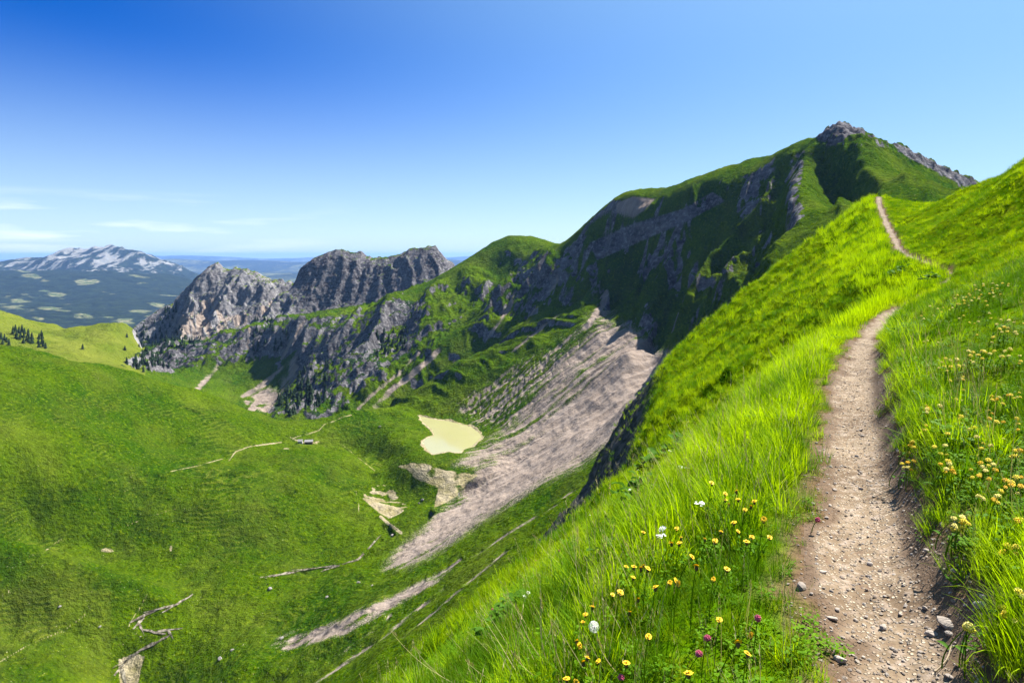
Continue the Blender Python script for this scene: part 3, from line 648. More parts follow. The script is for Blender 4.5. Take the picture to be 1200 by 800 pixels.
def path_material():
    m = NB('trodden_path'); pos = m.pos()
    n1 = m.noise(pos, 1.3, 4, .6); n2 = m.noise(pos, 14, 4, .65)
    vo = m.n('ShaderNodeTexVoronoi'); m.l(pos, vo.inputs['Vector']); vo.inputs['Scale'].default_value = 55
    vs = m.n('ShaderNodeSeparateColor'); m.l(vo.outputs['Color'], vs.inputs[0])
    earth = m.mix(m.ramp(n1, .35, .65), (.105, .070, .040), (.190, .139, .088))
    earth = m.mix(m.ramp(n2, .45, .75), earth, (.30, .24, .19)); earth = m.mix(m.ramp(n2, .45, .25), earth, (.12, .075, .05))
    peb = m.mix(vs.outputs[1], (.17, .135, .095), (.42, .35, .26))
    pebm = m.math('MULTIPLY', m.ramp(vo.outputs['Distance'], .5, .3), m.ramp(vs.outputs[0], .35, .4))
    edge = m.attr('edge').outputs['Fac']
    col = m.mix(pebm, earth, peb)
    col = m.mix(m.math('MULTIPLY', m.ramp(m.math('ADD', edge, m.math('MULTIPLY', m.math('SUBTRACT', n2, .5), .9)), .15, .85), .95), col, m.mix(n2, (.055, .033, .019), (.15, .100, .062)))
    hgt = m.math('ADD', m.math('MULTIPLY', pebm, .6), n2)
    m.principled(col, .92, .15, m.bump(hgt, .8, .018)); return m.mat
MAT_G = near_material(); MAT_P = path_material()
def build_near():
    th = np.concatenate([np.linspace(-180, -58, 60)[:-1], np.linspace(-58, 48, 560), np.linspace(48, 180, 60)[1:]])*math.pi/180
    rr = np.concatenate([[.02], np.geomspace(.5, 12, 260)[:-1], np.geomspace(12, 172, 250)])
    T, R = np.meshgrid(th, rr); X = np.sin(T)*R; Y = np.cos(T)*R
    Z = near_height(X, Y)
    V = np.stack([X, Y, Z], -1).reshape(-1, 3); nr, nc = X.shape; i = np.arange(nr*nc).reshape(nr, nc)
    Fq = np.stack([i[:-1, :-1], i[1:, :-1], i[1:, 1:], i[:-1, 1:]], -1).reshape(-1, 4); Nn = vnormals(V, Fq)
    if Nn[:, 2].mean() < 0: Fq = Fq[:, ::-1]; Nn = -Nn
    x, y, z = V.T; c = xp(y); h = hw_in(y); d = c-x
    wob = fbm(x/.32, y/.32, 3, 311)*.13+fbm(x/1.6, y/1.6, 2, 312)*.13
    a = np.abs(d)-h+wob*sstep(60, 20, y)
    a = np.where(d < 0, a-.16*sstep(14, 8, y)-.12*sstep(3.6, 2.6, y)*sstep(0, .1, -d), a-.03-.10*sstep(.5, 0, np.abs(y-3.3)))
    soil = np.clip(1-sstep(.0, .3, a), 0, 1)
    rimv = sstep(-.20, -.02, a)
    edge = np.where(d < 0, sstep(.02, .28, -d-h*.5), sstep(.22, .40, d))*sstep(30, 14, y)
    edge = np.maximum(edge, rimv)
    s = .66; dl = np.clip(d-h, 0, None); droll = droll_in(y)
    crag = np.clip(sstep(1.0, 3.0, dl-droll+1.5*fbm(x/6, y/6, 3, 315))*sstep(24, 38, y)*sstep(30, 22, dl-droll), 0, 1)
    fm = a[Fq].mean(1)
    onpath = (fm < 0) & (y[Fq].mean(1) > -25) & (y[Fq].mean(1) < 100)
    att = {'soil': soil, 'edge': np.clip(edge, 0, 1), 'crag': crag}
    o = submesh('meadow_slope', V, Fq, ~onpath, att, Nn, MAT_G); tag(o, 'bright green grassy ridge flank either side of the footpath', 'meadow', kind='structure')
    o = submesh('footpath', V, Fq, onpath, att, Nn, MAT_P); tag(o, 'narrow trodden earth and gravel footpath climbing along the ridge', 'path', kind='structure')
build_near()

# ------------------------------------------------------------------ lake
def build_lake():
    xy = np.array(lake_xy); c = xy.mean(0); big = c+(xy-c)*1.0
    bm = bmesh.new(); vs = [bm.verts.new((p[0]+(p[0]-c[0])*.02, p[1]+(p[1]-c[1])*.02, LZ)) for p in xy]
    f = bm.faces.new(vs)
    if f.normal.z < 0: f.normal_flip()
    f.normal_update(); bmesh.ops.triangulate(bm, faces=bm.faces[:])
    me = bpy.data.meshes.new('lake'); bm.to_mesh(me); bm.free()
    m = NB('lake_water'); pos = m.pos(); n = m.noise(pos, .02, 3)
    m.principled(m.mix(n, (.265, .255, .115), (.315, .305, .15)), .09, .5, m.bump(m.noise(pos, .5, 3), .10, .15))
    o = link('lake', me, m.mat); tag(o, 'small milky yellow green mountain lake below the scree', 'lake', kind='structure')
build_lake()

# ------------------------------------------------------------------ grass
def blade_material(name, c1, c2, tr=.52):
    m = NB(name)
    at = m.n('ShaderNodeAttribute'); at.attribute_type = 'INSTANCER'; at.attribute_name = 'tone'
    nz = m.noise(m.pos(), .5, 3)
    col = m.mix(m.math('ADD', m.math('MULTIPLY', at.outputs['Fac'], .7), m.math('MULTIPLY', nz, .35)), c1, c2)
    d = m.n('ShaderNodeBsdfPrincipled'); m.l(col, d.inputs['Base Color']); d.inputs['Roughness'].default_value = .6; d.inputs['Specular IOR Level'].default_value = .05
    t = m.n('ShaderNodeBsdfTranslucent'); m.l(m.mix(1.0, col, (1.0, .97, .3), 'MULTIPLY'), t.inputs[0])
    mx = m.n('ShaderNodeMixShader'); mx.inputs[0].default_value = tr; m.l(d.outputs[0], mx.inputs[1]); m.l(t.outputs[0], mx.inputs[2]); m.l(mx.outputs[0], m.out.inputs[0])
    return m.mat
MAT_BLADE = blade_material('grass_blade', (.15, .30, .0015), (.44, .60, .003))
MAT_DARK = blade_material('dark_blade', (.045, .125, .002), (.13, .27, .005), .4)  # darker green blades, mixed in patches for tone variety
MAT_SHORT = blade_material('turf_blade', (.080, .185, .0015), (.29, .39, .004))
MAT_HERB = blade_material('herb_leaf', (.040, .12, .002), (.14, .28, .004), .35)
MAT_DRY = blade_material('dry_stalk', (.36, .30, .14), (.52, .46, .26), .2)
def ribbon(V, Fc, base, az, lean, L, w, bend, seg=4, twist=0.0):
    """a curved tapering blade added to the lists"""
    i0 = len(V); dx, dy = math.cos(az), math.sin(az); sx, sy = -dy, dx
    p = np.array(base, float); ang = lean
    for k in range(seg+1):
        t = k/seg; ww = w*.5*(1-t**1.6)*(.55+.45*min(1, t*3+.2))
        if k == seg: V.append(tuple(p))
        else: V.append((p[0]-sx*ww, p[1]-sy*ww, p[2])); V.append((p[0]+sx*ww, p[1]+sy*ww, p[2]))
        ang = lean+bend*t*t; st = L/seg
        p = p+np.array((math.sin(ang)*dx, math.sin(ang)*dy, math.cos(ang)))*st
    for k in range(seg-1): Fc.append((i0+2*k, i0+2*k+1, i0+2*k+3, i0+2*k+2))
    Fc.append((i0+2*seg-2, i0+2*seg-1, i0+2*seg))
def proto(name, V, Fc, mat):
    me = bpy.data.meshes.new(name); me.from_pydata(V, [], Fc); me.materials.append(mat)
    me.polygons.foreach_set('use_smooth', [True]*len(me.polygons))
    return bpy.data.objects.new(name, me)
def tuft(name, n, rad, L0, L1, w, bend, mat, lean=.25, seg=4):
    V, Fc = [], []
    for i in range(n):
        a = random.uniform(0, 2*math.pi); r = rad*math.sqrt(random.random())
        az = a+random.gauss(0, .7)
        ribbon(V, Fc, (r*math.cos(a), r*math.sin(a), -.02), az, abs(random.gauss(0, lean))+.05, random.uniform(L0, L1), w*random.uniform(.7, 1.3), random.uniform(.2, 1)*bend, seg)
    return proto(name, V, Fc, mat)
def herb(name, n, rad, mat, L0=.03, L1=.07):
    V, Fc = [], []
    for i in range(n):
        a = random.uniform(0, 2*math.pi); r = rad*math.sqrt(random.random()); az = random.uniform(0, 2*math.pi)
        L = random.uniform(L0, L1); w = L*random.uniform(.45, .7); z = random.uniform(.0, .11); tl = random.uniform(-.1, .8)
        p = np.array((r*math.cos(a), r*math.sin(a), z)); u = np.array((math.cos(az)*math.cos(tl), math.sin(az)*math.cos(tl), math.sin(tl))); s = np.array((-math.sin(az), math.cos(az), random.uniform(-.3, .3)))
        i0 = len(V)
        for q in (p, p+u*L*.35-s*w*.5, p+u*L*.35+s*w*.5, p+u*L*.75-s*w*.4, p+u*L*.75+s*w*.4, p+u*L-np.array((0, 0, L*.15))): V.append(tuple(q))
        Fc.extend([(i0, i0+1, i0+2), (i0+1, i0+3, i0+4, i0+2), (i0+3, i0+5, i0+4)])
    return proto(name, V, Fc, mat)
def stalks(name, n, rad, L0, L1, mat):
    V, Fc = [], []
    for i in range(n):
        a = random.uniform(0, 2*math.pi); r = rad*random.random(); az = random.uniform(0, 2*math.pi); L = random.uniform(L0, L1); ln = random.uniform(.05, .35)
        ribbon(V, Fc, (r*math.cos(a), r*math.sin(a), 0), az, ln, L, .0035, .25, 5)
        tip = np.array((r*math.cos(a)+math.sin(ln+.08)*math.cos(az)*L*.93, r*math.sin(a)+math.sin(ln+.08)*math.sin(az)*L*.93, math.cos(ln+.08)*L*.93))
        for k in range(9): ribbon(V, Fc, tuple(tip-np.array((math.sin(ln)*math.cos(az), math.sin(ln)*math.sin(az), math.cos(ln)))*k*.011), random.uniform(0, 6.3), .35, random.uniform(.012, .028), .004, .3, 2)
    return proto(name, V, Fc, mat)

def scatter(name, label, protos, pos, rot, scl, idx, tone):
    me = bpy.data.meshes.new(name); n = len(pos)
    me.vertices.add(n); me.vertices.foreach_set('co', np.asarray(pos, np.float32).ravel())
    for an, t, v, key in (('rot', 'FLOAT_VECTOR', rot, 'vector'), ('scl', 'FLOAT', scl, 'value'), ('pick', 'INT', idx, 'value'), ('tone', 'FLOAT', tone, 'value')):
        a = me.attributes.new(an, t, 'POINT'); a.data.foreach_set(key, np.asarray(v, np.int32 if t == 'INT' else np.float32).ravel())
    o = link(name, me); tag(o, label, 'grass', kind='stuff')
    pc = bpy.data.collections.new(name+'_kinds')
    for k, p in enumerate(protos): p.name = 'kind_%02d_%s' % (k, p.name); pc.objects.link(p)
    ng = bpy.data.node_groups.new(name, 'GeometryNodeTree')
    ng.interface.new_socket('Geometry', in_out='INPUT', socket_type='NodeSocketGeometry'); ng.interface.new_socket('Geometry', in_out='OUTPUT', socket_type='NodeSocketGeometry')
    N = ng.nodes; Lk = ng.links; gi = N.new('NodeGroupInput'); go = N.new('NodeGroupOutput')
    ci = N.new('GeometryNodeCollectionInfo'); ci.inputs['Collection'].default_value = pc; ci.inputs['Separate Children'].default_value = True; ci.inputs['Reset Children'].default_value = True
    ip = N.new('GeometryNodeInstanceOnPoints'); ip.inputs['Pick Instance'].default_value = True
    def na(an, dt):
        nd = N.new('GeometryNodeInputNamedAttribute'); nd.data_type = dt; nd.inputs['Name'].default_value = an; return nd.outputs['Attribute']
    Lk.new(gi.outputs[0], ip.inputs['Points']); Lk.new(ci.outputs[0], ip.inputs['Instance'])
    Lk.new(na('pick', 'INT'), ip.inputs['Instance Index']); Lk.new(na('rot', 'FLOAT_VECTOR'), ip.inputs['Rotation']); Lk.new(na('scl', 'FLOAT'), ip.inputs['Scale'])
    Lk.new(ip.outputs[0], go.inputs[0])
    md = o.modifiers.new('scatter', 'NODES'); md.node_group = ng
    return o

def edge_dist(x, y):
    c = xp(y); h = hw_in(y); d = c-x
    wob = fbm(x/.32, y/.32, 3, 311)*.13+fbm(x/1.6, y/1.6, 2, 312)*.13
    a = np.abs(d)-h+wob*sstep(60, 20, y)
    return np.where(d < 0, a-.16*sstep(14, 8, y)-.12*sstep(3.6, 2.6, y)*sstep(0, .1, -d), a-.03-.10*sstep(.5, 0, np.abs(y-3.3))), d
def build_grass():
    P_, Rt, S_, I_, T_ = [], [], [], [], []
    protos = [tuft('lush', 38, .08, .12, .31, .0058, 1.4, MAT_BLADE, .3), tuft('lush', 36, .07, .08, .24, .005, 1.8, MAT_BLADE, .4),
              tuft('turf', 44, .08, .06, .17, .0036, 1.1, MAT_SHORT, .5, 3), tuft('turf', 40, .09, .04, .12, .004, 1.0, MAT_SHORT, .65, 3),
              herb('herb', 40, .09, MAT_HERB, .02, .045), herb('herb', 34, .08, MAT_HERB, .015, .03),
              stalks('stalk', 3, .08, .3, .5, MAT_DRY),
              tuft('far', 26, .16, .14, .30, .014, .9, MAT_SHORT, .45, 2), tuft('far', 24, .18, .10, .22, .016, .8, MAT_SHORT, .6, 2), tuft('farlush', 24, .14, .22, .42, .013, .9, MAT_BLADE, .3, 2),
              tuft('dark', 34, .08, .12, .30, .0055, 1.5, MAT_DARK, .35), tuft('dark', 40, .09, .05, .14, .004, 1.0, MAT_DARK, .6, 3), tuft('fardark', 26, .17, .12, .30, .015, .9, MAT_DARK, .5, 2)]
    for (r0, r1, dens) in ((1.2, 4.5, 330), (4.5, 8, 190), (8, 15, 95), (15, 30, 24), (30, 60, 9), (60, 98, 4.5)):
        n = int(1.6*dens*1.75*(r1*r1-r0*r0)*.5)
        yy = np.sqrt(rng.uniform(r0*r0, r1*r1, n)); uu = rng.uniform(-.92, .83, n); x = uu*yy; y = yy
        e, d = edge_dist(x, y)
        dl = d-hw_in(y); droll = droll_in(y)
        keep = (e > rng.uniform(-.03, .10, n)) & ((dl < droll+1.5) | (rng.random(n) < .12))
        keep &= (d < 0) | (rng.random(n) < .66)
        for (qx, qy, qr) in LEAFY_XY: keep &= (np.hypot(x-qx, y-qy) > qr) | (rng.random(n) < .3)
        x, y, e, d = x[keep], y[keep], e[keep], d[keep]; n = len(x)
        z = near_height(x, y); patch = fbm(x/1.4, y/1.4, 3, 401); patch2 = fbm(x/4.0, y/4.0, 3, 402); rnd = rng.random(n)
        left = d > 0
        lush = np.where(left, sstep(0.0, .35, e)*sstep(1.7, .7, e-.06*y)*sstep(3.6, 5.6, y)*.95+.05, .08+.5*sstep(.5, .1, e))+.25*patch
        pick = np.where(rnd < lush, rng.integers(0, 2, n), rng.integers(2, 4, n))
        hb = rng.random(n) < np.where(left, .10+.35*patch2+.12*sstep(5, 3.5, y), .26+.3*patch2)
        pick = np.where(hb & (rnd > lush*.8), rng.integers(4, 6, n), pick)
        pick = np.where(rng.random(n) < .05*(y < 12), 6, pick)
        if r0 >= 15: pick = np.where(rnd < lush*.7, 9, rng.integers(7, 9, n))
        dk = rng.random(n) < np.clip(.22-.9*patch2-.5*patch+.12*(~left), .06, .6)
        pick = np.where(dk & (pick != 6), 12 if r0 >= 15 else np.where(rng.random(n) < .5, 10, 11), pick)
        sc = rng.uniform(.6, 1.3, n)*np.where(left, 1-.25*sstep(5, 3, y), .62)*(.45+.55*sstep(-.02, .3, e))
        sc = sc*np.where((~left) & (e < .5) & (r0 < 12), 1.7, 1)*np.where(r0 >= 60, 1.7, np.where(r0 >= 30, 1.35, np.where(r0 >= 15, 1.1, 1)))*(1+.5*patch*(r0 < 15))
        # blades lean downhill
        gx = (near_height(x+.2, y)-z)/.2; gy = (near_height(x, y+.2)-z)/.2
        rx = np.clip(gy, -1, 1)*.35+rng.normal(0, .12, n); ry = -np.clip(gx, -1, 1)*.35+rng.normal(0, .12, n)
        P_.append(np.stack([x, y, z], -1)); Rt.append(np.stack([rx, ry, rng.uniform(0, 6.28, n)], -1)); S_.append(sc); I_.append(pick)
        T_.append(np.clip(.5+.45*patch2+.3*patch+rng.normal(0, .15, n)-.25*(~left)*(y < 14), 0, 1))
    o = scatter('meadow_grass', 'bright green meadow grass and small herbs on both sides of the footpath', protos, np.concatenate(P_), np.concatenate(Rt), np.concatenate(S_), np.concatenate(I_), np.concatenate(T_))
    print('tufts', sum(len(p) for p in P_))


# ------------------------------------------------------------------ conifers, huts, streams of the valley
def bm_mesh(name, bm, mat, smooth=False):
    me = bpy.data.meshes.new(name); bm.to_mesh(me); bm.free(); me.materials.append(mat)
    if smooth: me.polygons.foreach_set('use_smooth', [True]*len(me.polygons))
    return me
def conifer_meshes(seed):
    r = random.Random(seed); V, Fc = [], []
    n = 7
    for k in range(5):
        z = [-.03, .25, .5, .75, .98][k]; w = [.030, .024, .017, .010, .002][k]
        for j in range(n): a = 2*math.pi*j/n; V.append((w*math.cos(a), w*math.sin(a), z))
    for k in range(4):
        for j in range(n): Fc.append((k*n+j, k*n+(j+1) % n, (k+1)*n+(j+1) % n, (k+1)*n+j))
    t = bpy.data.meshes.new('trunk'); t.from_pydata(V, [], Fc); t.materials.append(MAT_BARK)
    V, Fc = [], []
    tiers = 9
    for k in range(tiers):                                        # drooping sprays, ragged and with gaps
        z = .12+.86*k/tiers; R = .27*(1-k/tiers)**.85+.025; m = 9
        for j in range(m):
            if r.random() < .12: continue
            a = 2*math.pi*(j+r.random()*.6)/m+k; rr = R*r.uniform(.65, 1.2); wd = rr*.55; dz = rr*r.uniform(.25, .6)
            i0 = len(V); ca, sa = math.cos(a), math.sin(a)
            V.extend([(0, 0, z+.07), (ca*rr*.55-sa*wd, sa*rr*.55+ca*wd, z-dz*.35), (ca*rr, sa*rr, z-dz), (ca*rr*.55+sa*wd, sa*rr*.55-ca*wd, z-dz*.35), (ca*rr*.3, sa*rr*.3, z-.06)])
            Fc.extend([(i0, i0+1, i0+2), (i0, i0+2, i0+3), (i0+4, i0+2, i0+1), (i0+4, i0+3, i0+2)])
    c = bpy.data.meshes.new('crown'); c.from_pydata(V, [], Fc); c.materials.append(MAT_NEEDLE)
    return t, c
MAT_BARK = simple('spruce_bark', (.07, .05, .035), .9, .1, .3, 3)
MAT_NEEDLE = simple('spruce_needles', (.016, .034, .012), .8, .1, .5, .25)
CON = [conifer_meshes(k) for k in range(4)]
def conifer(x, y, z, h, label, group, rnd):
    r = bpy.data.objects.new('conifer', None); COL.objects.link(r); r.empty_display_size = .5
    r.location = (x, y, z-.02*h); r.scale = (h*rnd.uniform(.85, 1.2), h*rnd.uniform(.85, 1.2), h); r.rotation_euler = (0, 0, rnd.uniform(0, 6.28))
    tag(r, label, 'tree', group)
    t, c = CON[rnd.randrange(4)]
    link('trunk', t, None, r); link('crown', c, None, r)
def build_trees():
    rnd = random.Random(5)
    zones = [  # box or list, count, height, label, group
        ([(1,397),(5,399),(8,401),(3,403),(11,404)], 11, 'dark conifer at the left edge of the light green hill', 'conifers at the far left edge'),
        ([(15,391),(18,388),(20,393),(22,390),(24,395),(26,389),(28,396),(29,391),(31,399),(33,394),(34,401),(37,397),(38,402),(27,402),(23,398),(19,396)], 12, 'dark conifer in the large clump on the light green hill', 'conifers in the hill clump'),
        ([(46,397),(48,394),(50,397),(46,407),(49,403),(51,406),(53,408),(45,402)], 11, 'dark conifer in the small group right of the hill clump', 'conifers beside the hill clump'),
        ([(97,409)], 9, 'lone dark conifer in the middle of the light green hill', None),
        ([(146,410)], 8, 'small lone conifer low on the light green hill near the crags', None),
        ([(149,395)], 9, 'lone conifer at the top right end of the light green hill', None)]
    for pts, h, lb, gp in zones:
        for p in pts:
            c = cast(p[0]+rnd.uniform(-.5, .5), p[1], 905)
            if c is not None: conifer(*c, h*rnd.uniform(.9, 1.35), lb, gp, rnd)
    polys = [
        ([(160,388),(182,374),(205,352),(212,360),(200,382),(238,396),(228,408),(160,408)], 80, 13, 'dark conifer on the wooded foot of the pointed rock peak', 'conifers below the pointed peak'),
        ([(142,426),(170,414),(205,410),(200,432),(172,436),(150,434)], 42, 13, 'dark conifer on the shaded crag behind the green hill crest', 'conifers on the shaded crag'),
        ([(296,372),(340,374),(345,400),(318,416),(296,412)], 34, 13, 'dark conifer on the gully slope below the rock saddle', 'conifers in the gullies'),
        ([(357,432),(385,424),(383,474),(340,488),(322,470)], 60, 15, 'dark conifer on the steep dark spur above the green saddle', 'conifers on the dark spur'),
        ([(437,392),(478,384),(476,412),(440,418)], 30, 12, 'dark conifer on the crag below the rock wall terrace', 'conifers under the terrace')]
    for poly, n, h, lb, gp in polys:
        xs = [p[0] for p in poly]; ys = [p[1] for p in poly]; k = 0; t = 0
        while k < n and t < 3000:
            t += 1
            a = np.array([rnd.uniform(min(xs), max(xs))]); b = np.array([rnd.uniform(min(ys), max(ys))])
            if not inpoly(poly, a, b)[0]: continue
            c = cast(a[0], b[0], 905)
            if c is None or c[1] > 1930: continue
            fx = (a[0]-min(xs))/(max(xs)-min(xs)); fy = (b[0]-min(ys))/(max(ys)-min(ys))
            wh = ('upper ' if fy < .5 else 'lower ')+('left' if fx < .33 else 'middle' if fx < .66 else 'right')
            conifer(*c, h*rnd.uniform(.6, 1.2), lb+', '+wh+' part', gp+', '+wh, rnd); k += 1
build_trees()

def box(bm, c, s, rot=None):
    r = bmesh.ops.create_cube(bm, size=1.0)['verts']
    for v in r: v.co = Vector((v.co.x*s[0], v.co.y*s[1], v.co.z*s[2]))+Vector(c)
    return r
def build_huts():
    mw = simple('hut_render', (.62, .60, .56), .8, .1, .1, 2); mr = simple('hut_roof', (.22, .21, .21), .7, .2, .2, 2); md = simple('hut_door', (.03, .025, .02), .8, .1, .2, 3); mt = simple('hut_timber', (.16, .11, .07), .85, .1, .3, 2)
    for (px, py, L, W, H, wall, lb) in ((352, 519.5, 4.6, 3.6, 3.0, mw, 'small whitewashed alpine hut with a dark door on the grassy shoulder'), (362, 519.5, 8.6, 5.0, 2.4, mt, 'low timber alpine hut with a grey gabled roof beside the white hut')):
        c = cast(px, py)
        r = bpy.data.objects.new('alpine_hut', None); COL.objects.link(r); r.location = (c[0], c[1], c[2]); r.rotation_euler = (0, 0, .15); tag(r, lb, 'hut')
        bm = bmesh.new(); box(bm, (0, 0, H/2-.4), (L, W, H+.8))
        for sx in (-1, 1):                                        # gable ends
            vs = [bm.verts.new((sx*(L/2-.15), -W/2, H)), bm.verts.new((sx*(L/2-.15), W/2, H)), bm.verts.new((sx*(L/2-.15), 0, H+1.5))]; bm.faces.new(vs)
        link('wall', bm_mesh('wall', bm, wall), None, r)
        bm = bmesh.new()
        for sy in (-1, 1):
            e = .45; a = [(-L/2-e, sy*(W/2+e), H-.25), (L/2+e, sy*(W/2+e), H-.25), (L/2+e, 0, H+1.62), (-L/2-e, 0, H+1.62)]
            lo = [bm.verts.new(p) for p in a]; hi = [bm.verts.new((p[0], p[1], p[2]+.16)) for p in a]
            bm.faces.new(lo); bm.faces.new(hi)
            for k in range(4): bm.faces.new((lo[k], lo[(k+1) % 4], hi[(k+1) % 4], hi[k]))
        link('roof', bm_mesh('roof', bm, mr), None, r)
        bm = bmesh.new(); box(bm, (-L*.32, -W/2-.02, .95), (1.0, .08, 1.9)); link('door', bm_mesh('door', bm, md), None, r)
        bm = bmesh.new(); box(bm, (L*.2, -W/2-.02, 1.3), (.9, .08, .8)); link('window', bm_mesh('window', bm, md), None, r)
build_huts()
def build_stream(name, px_line, w, label):
    pts = []
    for a, b in zip(px_line[:-1], px_line[1:]):
        for k in range(9): pts.append((a[0]+(b[0]-a[0])*k/4, a[1]+(b[1]-a[1])*k/4))
    pts.append(px_line[-1]); P3 = [cast(*p) for p in pts]; P3 = [Vector(p) for p in P3 if p is not None]; P3 = [p for i, p in enumerate(P3) if i == 0 or abs(p.y-P3[max(0, i-6)].y) < 22]
    V, Fc = [], []
    for i, p in enumerate(P3):
        d = (P3[min(i+1, len(P3)-1)]-P3[max(i-1, 0)]); d.z = 0; d.normalize(); s = Vector((-d.y, d.x, 0))
        ww = w*(.7+.5*math.sin(i*.7)+.3*math.sin(i*.25))
        for q in (-1, -.4, .4, 1):
            v = p+s*ww*q; z = float(mid_z(np.array([v.x]), np.array([v.y]))[0]); V.append((v.x, v.y, z+.45))
    for i in range(len(P3)-1):
        for q in range(3): Fc.append((i*4+q, i*4+q+1, i*4+q+5, i*4+q+4))
    me = bpy.data.meshes.new(name); me.from_pydata(V, [], Fc)
    m = NB(name+'_water'); n = m.noise(m.pos(), .35, 4, .7)
    m.principled(m.mix(m.ramp(n, .42, .62), (.065, .055, .036), (.24, .215, .16)), .8, .1); me.materials.append(m.mat)
    tag(link(name, me), label, 'stream', kind='structure')
build_stream('stream', stream_px, .75, 'winding mountain stream in a stony bed at the bottom left of the valley')
build_stream('beck', beck_px, .5, 'thin dark beck cutting through the green valley floor')

def build_boulders():
    rnd = random.Random(77); m = NB('boulder_rock'); n = m.noise(m.pos(), .9, 4, .7); m.principled(m.mix(n, (.13, .12, .11), (.30, .28, .25)), .9, .1, m.bump(n, .6, .1))
    ms = []
    for k in range(4):
        bm = bmesh.new(); bmesh.ops.create_icosphere(bm, subdivisions=2, radius=1.0); rr = random.Random(k)
        pl = [(Vector((rr.gauss(0, 1), rr.gauss(0, 1), rr.gauss(0, 1))).normalized(), rr.uniform(.55, .85)) for _ in range(9)]
        for v in bm.verts:
            for a, d in pl:
                q = v.co.dot(a)
                if q > d: v.co -= a*(q-d)
            v.co.z *= .75
        ms.append(bm_mesh('boulder', bm, m.mat))
    spots = [((316,691),1.9,'largest pale boulder alone on the green valley floor right of the stream'),((330,748),1.4,'boulder at the tip of the lower scree tongue'),((258,772),1.6,'pale boulder lying low on the valley floor'),((272,762),1.1,'smaller boulder beside the low pale one'),((495,586),1.5,'pale boulder on the green spur below the gravel'),((491,590),1.0,'smaller boulder on the green spur below the gravel'),((383,700),1.2,'boulder in the grass left of the lower scree'),((420,683),1.3,'boulder above the lower scree tongue'),((436,686),.9,'small boulder above the lower scree tongue'),((460,628),1.8,'boulder beside the brown cut bank'),((445,500),1.5,'grey rock outcrop on the knoll left of the lake'),((117,735),1.0,'small boulder on the lower left hill'),((70,712),1.0,'small boulder higher on the lower left hill')]
    for p, sz, lb in spots:
        c = cast(*p)
        if c is None: continue
        o = bpy.data.objects.new('boulder', ms[rnd.randrange(4)]); COL.objects.link(o); o.location = (c[0], c[1], c[2]+sz*.25); o.scale = (sz*1.2, sz, sz); o.rotation_euler = (0, 0, rnd.uniform(0, 6.28)); tag(o, lb, 'boulder')
build_boulders()

# ------------------------------------------------------------------ flowers, leafy plants, stones near the path
def near_cast(px, py, h=0.0, ymax=70):
    ys = np.geomspace(1.4, ymax, 1400); xs = (px-600)/F*ys; zs = (300-py)/F*ys
    g = near_height(xs, ys)+h; k = int(np.argmax(g >= zs))
    return None if not (g >= zs).any() else (float(xs[k]), float(ys[k]), float(g[k]-h))
MAT_STEM = simple('flower_stem', (.11, .20, .03), .7, .2, .2, 20)
MAT_YEL = simple('yellow_petals', (.80, .50, .012), .6, .2, .12, 40)
MAT_PALE = simple('pale_yellow_petals', (.84, .66, .055), .7, .2, .25, 60)
MAT_CREAM = simple('cream_petals', (.84, .72, .20), .7, .2, .2, 60)
MAT_PINK = simple('clover_petals', (.42, .07, .13), .7, .2, .3, 60)
MAT_WHITE = simple('white_petals', (.80, .80, .74), .7, .2, .08, 40)
MAT_FLUFF = simple('seed_fluff', (.85, .84, .80), .9, .05, .1, 40)
MAT_BUD = simple('flower_bud', (.10, .075, .03), .8, .1, .3, 40)
def stem_mesh(h, bend, r=.0022, seed=0):
    rn = random.Random(seed); V, Fc = [], []; n = 5; K = 6; az = rn.uniform(0, 6.28)
    for k in range(K+1):
        t = k/K; ox, oy = bend*t*t*math.cos(az), bend*t*t*math.sin(az)
        for j in range(n): a = 2*math.pi*j/n; V.append((ox+r*(1.2-.4*t)*math.cos(a), oy+r*(1.2-.4*t)*math.sin(a), h*t))
    for k in range(K):
        for j in range(n): Fc.append((k*n+j, k*n+(j+1) % n, (k+1)*n+(j+1) % n, (k+1)*n+j))
    me = bpy.data.meshes.new('stem'); me.from_pydata(V, [], Fc); me.materials.append(MAT_SHORT)
    return me, (bend*math.cos(az), bend*math.sin(az), h)
def rays_mesh(name, R, n, mat, tiers=2, up=.25, seed=0):
    rn = random.Random(seed); V, Fc = [], []
    for t in range(tiers):
        m = max(6, int(n*(1-.3*t)))
        for j in range(m):
            a = 2*math.pi*(j+.5*t)/m+rn.uniform(-.08, .08); L = R*(1-.32*t)*rn.uniform(.85, 1.08); w = 2*math.pi*L/m*.52; e = up+.5*t
            u = (math.cos(a)*math.cos(e), math.sin(a)*math.cos(e), math.sin(e)); s = (-math.sin(a), math.cos(a), 0); i0 = len(V)
            def q(f, g): return tuple(u[k]*L*f+s[k]*w*g-(0, 0, L*.22*f*f)[k]*1.0 for k in range(3))
            V.extend([q(.05, -.2), q(.05, .2), q(.6, -.9), q(.6, .9), q(1, -.6), q(1, .6)])
            Fc.extend([(i0, i0+1, i0+3, i0+2), (i0+2, i0+3, i0+5, i0+4)])
    me = bpy.data.meshes.new(name); me.from_pydata(V, [], Fc); me.materials.append(mat); return me
def bud_mesh(name, r, h, mat):
    bm = bmesh.new(); bmesh.ops.create_icosphere(bm, subdivisions=2, radius=1.0)
    for v in bm.verts: v.co = Vector((v.co.x*r*(1+.2*v.co.z), v.co.y*r*(1+.2*v.co.z), v.co.z*h))
    return bm_mesh(name, bm, mat, True)
